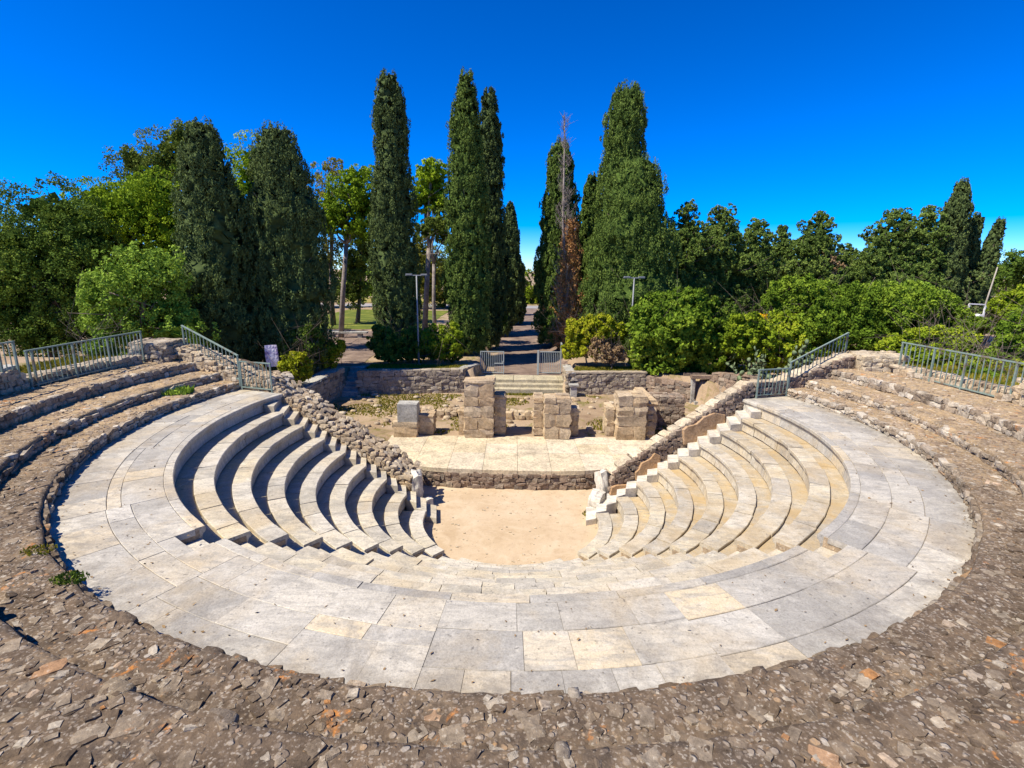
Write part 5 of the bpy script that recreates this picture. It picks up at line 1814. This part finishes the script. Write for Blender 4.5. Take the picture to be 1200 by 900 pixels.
tree('bright pine with leaning bare trunks between the slender cypress and the tallest one', 'pine', 'umbrella_pine', [(506, 215, 24, 22), (497, 235, 20, 16), (516, 240, 20, 18), (505, 200, 18, 12)], 30, 'pine', 39, (497, 385), 0.24, GP, 4.0, 0.9, 0.34, mat=bark_grey, fork=0.6, flat=0.8)
tree('second bare-trunked pine leaning behind the hedge and lamp post'.replace('second ', 'slighter '), 'pine', 'umbrella_pine', [(514, 262, 16, 14), (500, 270, 14, 12), (522, 280, 12, 12)], 26, 'pine_dark', 40, (510, 392), 0.16, GP, 3.6, 0.9, 0.3, mat=bark_grey, fork=0.7)
tree('bright lime tree closing the far end of the path', 'tree', 'broadleaf_tree', [(618, 345, 12, 16), (612, 330, 9, 10), (628, 350, 9, 14), (600, 350, 14, 14)], 72, 'lime', 41, None, 0.25, GP, 2.6, 0.3, 0.5, lsz=0.22)

for lab, lob, Y_, lf, sd0, tr in (
    ('leafy park tree far behind the lawn, between the massive cypress and the bare-trunked pine', [(372, 315, 20, 26), (385, 335, 18, 20), (362, 335, 16, 24)], 58, 'pine_dark', 131, None),
    ('leafy park tree far behind the lawn, beside the dark round tree', [(440, 320, 18, 24), (452, 335, 16, 20), (432, 340, 14, 14)], 60, 'olive', 132, None),
    ('greyish park tree far behind the leaning pine trunks', [(492, 300, 18, 34), (505, 325, 16, 26), (482, 335, 14, 20)], 57, 'autumn', 133, None),
    ('dark park tree far behind the hedge', [(520, 320, 18, 34), (510, 345, 18, 18), (530, 350, 14, 16)], 62, 'pine_dark', 134, None),
    ('dark leafy tree behind the wide bright pine, low under its crown', [(110, 300, 40, 40), (160, 330, 40, 34), (215, 330, 30, 50)], 24, 'broad_dark', 135, None)):
    tree(lab, 'tree', 'broadleaf_tree', lob, Y_, lf, sd0, tr, 0.25, GP, 3.6, 0.3, 0.6)

# right-hand wood
GW = 'conifers of the wood behind the bushes'
def conifer(label, px, top, mid, wpx, Y, seed, leaf='cypress', lean=0):
    """loose tiers of boughs round one trunk"""
    r = np.random.default_rng(seed)
    pt = atY(px, top, Y); x = atY(px, mid, Y)[0]
    zb = float(H(np.array([x]), np.array([Y]))[0])
    Hh = pt[2] - zb
    dist = np.dot(np.array([x, Y, 2.0]) - CAM, fw)
    half = wpx * 1.6 * dist / FPX / 2
    T = thing('conifer_tree', label, 'conifer', (x, Y, zb), GW)
    mb = MB()
    mb.tube([(x, Y, zb - 0.3), (x, Y, zb + Hh * 0.5), (x, Y, zb + Hh * 0.97)], [0.26, 0.17, 0.03], 8)
    lob = []
    t = 0.12
    while t < 0.98:
        w_ = half * float(np.interp(t, [0.1, 0.25, 0.55, 0.8, 1.0], [0.9, 1.0, 0.85, 0.5, 0.10])) * r.uniform(0.75, 1.2)
        nb = 6 if t < 0.8 else 3
        ph = r.uniform(0, 6.28)
        for k in range(nb):
            a = ph + 6.283 * k / nb + r.normal(0, 0.3)
            L = w_ * r.uniform(0.65, 1.12)
            z0 = zb + Hh * t
            cx, cy = x + 0.58 * L * math.cos(a), Y + 0.58 * L * math.sin(a)
            lob.append((cx, cy, z0 + 0.12 * L + r.normal(0, 0.1), 0.28 + 0.42 * L * abs(math.cos(a)), 0.28 + 0.42 * L * abs(math.sin(a)), 0.24 + 0.13 * L))
            mb.tube([(x, Y, z0 - 0.15), (cx, cy, z0 + 0.05), (x + L * math.cos(a), Y + L * math.sin(a), z0 + 0.25 * L)], [0.05, 0.03, 0.008], 5)
        t += (0.62 if t < 0.7 else 0.5) / Hh
    mb.build('trunk', bark, T, True)
    lobes_crown(T, lob, leaf, seed, dist, 4.2, 0.5, 0.27, 1.0, False, 34, max(0.085, 0.0027 * dist))
    return T


conifer('dense conifer touching the broad cypress, first of the wood beyond the path', 800, 238, 320, 60, 26, 51, 'cypress')
conifer('conifer with a thin forked tip standing behind the round green bush', 838, 238, 320, 66, 28, 52, 'cypress')
conifer('dark sagging conifer with bare trunk showing, behind the bush with yellow flowers', 880, 258, 320, 52, 30, 53, 'cypress')
conifer('slim rounded conifer behind its neighbours above the rounded green bush', 911, 266, 320, 34, 36, 54, 'cypress')
conifer('tiered conifer with spreading flat branches beside bare stems', 952, 251, 320, 60, 30, 55, 'cypress')
conifer('low dark conifer filling the gap in the wood behind the widest bush', 988, 288, 330, 46, 32, 56, 'cypress')
conifer('wide dense conifer behind the widest green bush', 1040, 243, 320, 78, 28, 57, 'cypress')
conifer('bushy conifer between the wide dense one and the narrow tall one', 1076, 240, 320, 46, 27, 58, 'cypress')
cypress('narrow tall cypress rising above the wood near the leaning pole', 1110, 212, 290, 38, 27, 'cypress_dark', 59, 'column', 0.9, 4, GW)
cypress('thin cypress beside the narrow tall one in the wood', 1128, 252, 310, 24, 28, 'cypress_dark', 60, 'column', 0.9, 6, GW)
cypress('thin cypress leaning outward beside the leaning pole', 1144, 257, 310, 22, 27, 'cypress_dark', 61, 'column', 0.9, 18, GW)
conifer('broad conifer at the end of the wood beneath the thin leaning cypress', 1100, 285, 330, 70, 29, 62, 'cypress_dark')
tree('bare grey stems of a leafless tree among the conifers', 'tree', 'bare_tree', [(975, 320, 8, 18), (968, 300, 6, 12)], 28, 'bare', 63, (972, 380), 0.12, GW, 1.5, 0.5, 0.3, core=False, mat=bark_grey)
tree('low dark tree on the slope beyond the leaning pole', 'tree', 'broadleaf_tree', [(1178, 318, 26, 18), (1200, 312, 22, 20), (1160, 330, 20, 16), (1215, 330, 24, 22)], 46, 'broad_dark', 64, None, 0.25, GP, 3.0, 0.3, 0.5)

# bushes
GB = 'bushes round the court'
def bush(label, lob, Y, leaf, seed, cover=5.5, name='bush', r0=0.05, **kw):
    q = np.random.default_rng(seed + 5)
    extra = []
    for (px, py, hw, hh) in [q_[:4] for q_ in lob]:                       # uneven shoots breaking the outline
        for _ in range(5):
            a = q.uniform(-0.3, math.pi + 0.3)
            extra.append((px + hw * 0.92 * math.cos(a), py - hh * 0.92 * math.sin(a), hw * q.uniform(0.14, 0.3), hh * q.uniform(0.18, 0.36)))
    lob = list(lob) + extra
    return tree(label, 'bush', name, lob, Y, leaf, seed, None, r0, GB, cover, kw.pop('upward', 0.35), kw.pop('clump', 0.24), jit=0.25, fork=0.3, **kw)


bush('dark leafy hedge along the grey wall behind the lamp post', [(455, 410, 20, 15), (480, 405, 20, 18), (505, 406, 20, 17), (530, 405, 16, 18), (445, 400, 14, 16)], 16.2, 'broad_dark', 71, lsz=0.12)
bush('lime green shrub in the hedge between the lamp post and the tallest cypress', [(512, 400, 16, 16), (528, 398, 12, 18), (520, 410, 18, 10)], 15.9, 'lime', 72, lsz=0.12)
bush('yellow green shrub on the wall next to the gate leaf', [(680, 395, 16, 20), (700, 385, 18, 14), (715, 392, 18, 14), (672, 408, 12, 12), (690, 408, 14, 10)], 16.0, 'yellow', 73, lsz=0.12)
bush('leafless twiggy bush in front of the yellow green shrub', [(706, 412, 18, 14), (720, 416, 10, 10)], 15.0, 'bare', 74, 4.5, core=False, lsz=0.1)
bush('large round bright green bush overhanging the court wall', [(790, 390, 44, 40), (765, 400, 30, 36), (815, 385, 34, 36), (800, 365, 30, 22), (770, 372, 26, 20), (825, 410, 26, 28), (782, 425, 30, 16)], 14.8, 'broad', 75, lsz=0.15)
bush('dark shrub in the shade behind the round bright green bush', [(850, 390, 26, 30), (858, 415, 22, 24)], 15.5, 'broad_dark', 76)
bush('lime green bush above the prickly pears', [(885, 400, 32, 22), (920, 395, 30, 24), (870, 385, 22, 18), (905, 415, 30, 18), (940, 405, 26, 24)], 12.0, 'lime', 77, lsz=0.13)
bush('bush topped with yellow flowers behind the lime green bush', [(893, 376, 9, 5), (880, 381, 7, 4)], 15.0, 'flower', 78, 4.5, lsz=0.1)
bush('rounded soft green bush before the slim conifer', [(938, 350, 36, 24), (920, 360, 24, 20), (960, 355, 26, 20), (935, 372, 36, 18)], 16.0, 'broad', 79)
bush('widest green bush behind the sloping railing and masonry block', [(1000, 375, 44, 36), (1045, 365, 46, 32), (1085, 370, 40, 26), (970, 385, 30, 30), (1020, 395, 44, 28), (1070, 392, 40, 24)], 11.0, 'broad', 80)
bush('pale feathery bush crowning the widest green bush', [(1060, 348, 38, 14), (1090, 356, 30, 14), (1030, 352, 26, 12)], 13.5, 'olive', 81)
bush('low bright bush behind the long green railing', [(1085, 405, 40, 16), (1112, 398, 28, 12), (1060, 412, 30, 14), (1105, 417, 38, 14)], 6.4, 'lime', 82)
bush('knee-high lime bush hugging the pale wall behind the long green railing', [(1075, 422, 22, 9), (1105, 428, 26, 11), (1140, 434, 28, 12), (1175, 440, 30, 14), (1210, 446, 30, 16)], 4.6, 'lime', 96)
bush('dark green bush pressed against the far half of the long green railing', [(1140, 446, 22, 12), (1172, 454, 26, 14), (1205, 462, 30, 16)], 2.6, 'broad', 97)
bush('dense green bush behind the far end of the green railing', [(1196, 402, 26, 24), (1205, 392, 30, 26), (1165, 432, 40, 18), (1205, 430, 40, 28), (1240, 410, 40, 40)], 5.5, 'broad', 83)
bush('bright green bush on the slope near the white frame', [(1190, 364, 28, 18), (1205, 376, 26, 16), (1215, 360, 30, 24)], 12.0, 'lime', 84)
bush('low green shrub at the foot of the white frame', [(1140, 384, 18, 10), (1160, 382, 16, 10), (1125, 388, 14, 10)], 17.0, 'broad', 98)
bush('small clipped yellow green bush beside the flat-topped shaded wall', [(346, 432, 16, 15)], 9.6, 'yellow', 85, 7)
bush('small yellow green bush at the head of the side steps', [(387, 418, 13, 13), (394, 410, 8, 10)], 13.4, 'yellow', 86, 7)
bush('dark leafy shrub under the massive cypress behind the printed sheet', [(345, 405, 20, 14), (362, 400, 14, 16)], 11.5, 'broad_dark', 87, 5)
bush('pale agave-like plant behind the long railing near the dry grass', [(115, 405, 12, 12), (122, 412, 12, 8)], 4.6, 'olive', 88, 6)
bush('low dark shrub beside the path opposite the dead tree', [(575, 385, 10, 14), (583, 375, 8, 12)], 26, 'broad_dark', 89, 4)
bush('low dark shrub under the browned cypress beside the path', [(648, 385, 10, 12), (655, 395, 10, 10)], 24, 'broad_dark', 90, 4)

d = ray(1157, 403); k = 0.0
while k < 0.2:                                          # where the line of sight meets the slope
    k += 0.0005
    q = CAM + d * k
    if q[2] < float(H(np.array([q[0]]), np.array([q[1]]))[0]) + 0.25: break
boulder('pale_rock', 1157, 403, q[2] - 0.3, (0.75, 0.55, 0.7), 'pale grey rock showing between the low bright bushes', 'rock', grey_block, 12, 0.3, 0.0, None, 0.0)

# far wood: reads as one mass
r = np.random.default_rng(5)
V, F, TN, n = [], [], [], 0
cen, out, rad = [], [], []
for k in range(2600):
    x = r.uniform(-170, 170)
    if -2 < x < 6 and r.random() < 0.6: continue
    y = 86 + r.uniform(0, 16) + abs(x) * 0.05
    hmax = 5.0 + 3.0 * vnoise(np.array([[x * 0.12, 0, 3.3]]))[0] + (2.0 if x < -20 else 0)
    cen.append((x, y, -1.0 + hmax * r.random() ** 0.7)); out.append((0, -0.6, 0.5)); rad.append(1.0)
v, f, tn = clump_leaves(np.array(cen), unit(np.array(out)), np.array(rad), 14, 0.6, 0.42, r, 0.3, 0.3)
o = mesh_obj('distant_wood', v, f, LEAF['pine_dark'], None, False, tn)
tag(o, 'distant dark wood closing the view beyond the road', 'wood', None, 'stuff')


# ------------------------------------------------------------------ weeds and grass
def tuft(px, py, z, label, n=120, rad=0.16, hgt=0.14, seed=0, leaf='grass', group='weeds on the rubble tiers', wide=0.05):
    r = np.random.default_rng(seed)
    p = at(px, py, z)
    a = r.random(n) * 6.28; q = rad * np.sqrt(r.random(n))
    pos = np.stack([p[0] + q * np.cos(a) * 1.6, p[1] + q * np.sin(a), np.full(n, z) + hgt * 0.4 * r.random(n)], 1)
    tip = np.stack([np.cos(a) * 0.6, np.sin(a) * 0.6, np.full(n, 1.0)], 1) + r.normal(0, 0.25, (n, 3))
    nr = np.stack([np.cos(a), np.sin(a), 0.5 + 0 * a], 1) + r.normal(0, 0.4, (n, 3))
    v, f, t = leaves(pos, nr, tip, hgt * (0.6 + 0.8 * r.random(n)), wide * (0.6 + 0.8 * r.random(n)), r.random(n))
    c = np.array([p[0], p[1], z])
    o = mesh_obj('weed_clump', v - c, f, LEAF[leaf], None, False, t)
    o.location = c
    return tag(o, label, 'weeds', group)


tuft(200, 460, 0.26, 'long green weed clump growing at the foot of the middle tier riser', 420, 0.42, 0.2, 1, 'olive', None, 0.07)
tuft(694, 603, ZORCH, 'dry weeds growing along the sand edge below the sunlit seats', 160, 0.2, 0.12, 7, 'grass', None, 0.03)
tuft(82, 678, 0.26, 'low green weed clump on the rim of the lowest tier', 200, 0.14, 0.05, 2, 'broad_dark', None, 0.03)
tuft(46, 645, 0.26, 'dry brown green weed clump on the lowest tier tread', 160, 0.14, 0.04, 3, 'grass', None, 0.025)

# grass of the court and of the strip behind the railing, too many blades to count
r = np.random.default_rng(8)
def grass_patch(n, fx, mask=0.08, hgt=0.13):
    P = fx(n)
    k = fbm(np.stack([P[:, 0], P[:, 1], 0 * P[:, 0]], 1), 0.5, 3, 61) > mask
    P = P[k]
    z = H(P[:, 0], P[:, 1])
    m_ = len(P)
    a = r.random(m_) * 6.28
    pos = np.stack([P[:, 0], P[:, 1], z + hgt * 0.3], 1)
    tip = np.stack([np.cos(a) * 0.5, np.sin(a) * 0.5, np.ones(m_)], 1)
    nr = np.stack([np.cos(a), np.sin(a), 0.4 + 0 * a], 1)
    return leaves(pos, nr, tip, hgt * (0.6 + 0.9 * r.random(m_)), 0.05 * (0.6 + 0.8 * r.random(m_)), r.random(m_))


parts = [grass_patch(26000, lambda n: np.stack([r.uniform(-9.0, 9.0, n), r.uniform(6.6, 13.4, n)], 1), 0.17, 0.09),
         grass_patch(5000, lambda n: np.stack([r.uniform(-15.5, -13.5, n), r.uniform(-1.5, 4.0, n)], 1), -0.6, 0.16),
         grass_patch(3000, lambda n: np.stack([r.uniform(-8.2, -2.6, n), r.uniform(14.3, 15.6, n)], 1), -0.4, 0.12),
         grass_patch(3000, lambda n: np.stack([r.uniform(3.5, 8.2, n), r.uniform(14.3, 15.6, n)], 1), -0.4, 0.12),
         grass_patch(6000, lambda n: np.stack([r.uniform(13.5, 17.5, n), r.uniform(-4.0, 6.0, n)], 1), -0.6, 0.2),
         grass_patch(700, lambda n: np.stack([r.uniform(-1.9, 2.9, n), r.uniform(13.75, 13.98, n)], 1), -0.6, 0.14)]
V, F, TN, n = [], [], [], 0
for v, f, t in parts:
    V.append(v); F.append(f + n); TN.append(t); n += len(v)
o = mesh_obj('grass', np.concatenate(V), np.concatenate(F), LEAF['grass'], None, False, np.concatenate(TN))
tag(o, 'short green and dry grass tufts scattered over the court and the banks', 'grass', None, 'stuff')

# dry leaves and crumbs blown over the marble
r = np.random.default_rng(77)
n_ = 520
a = np.radians(r.uniform(-104, 104, n_)); q = r.uniform(7.95, 9.58, n_)
k = r.random(n_) < 0.5
q[k] = 9.6 - 0.3 * r.random(k.sum()) ** 2
P = np.stack([q * np.sin(a), -q * np.cos(a), np.full(n_, 0.012)], 1)
v, f, t = leaves(P, r.normal(0, 0.35, (n_, 3)) + np.array([0, 0, 1.0]), r.normal(size=(n_, 3)) * np.array([1, 1, 0.1]), 0.02 + 0.05 * r.random(n_) ** 2, 0.015 + 0.03 * r.random(n_) ** 2, 0.6 * r.random(n_))
o = mesh_obj('leaf_litter', v, f, LEAF['bare'], None, False, t)
tag(o, 'dry leaf crumbs blown over the marble walkway', 'leaf litter', None, 'stuff')

# loose stones on the court
r = random.Random(4)
it = []
for k in range(260):
    x, y = r.uniform(-8.5, 8.5), r.uniform(6.8, 13.0)
    s = 0.06 + 0.2 * r.random() ** 3
    z = float(H(np.array([x]), np.array([y]))[0])
    it.append((x, y, z, s))
mb = MB()
for x, y, z, s in it:
    v, f = STONE_V[r.randrange(12)]
    mb.add(v * np.array([s * 1.3, s, s * 0.7]) + np.array([x, y, z + s * 0.15]), f, r.random())
o = mb.build('gravel', rubble_pale, None, True)
tag(o, 'loose pale stones scattered over the earth court', 'gravel', None, 'stuff')
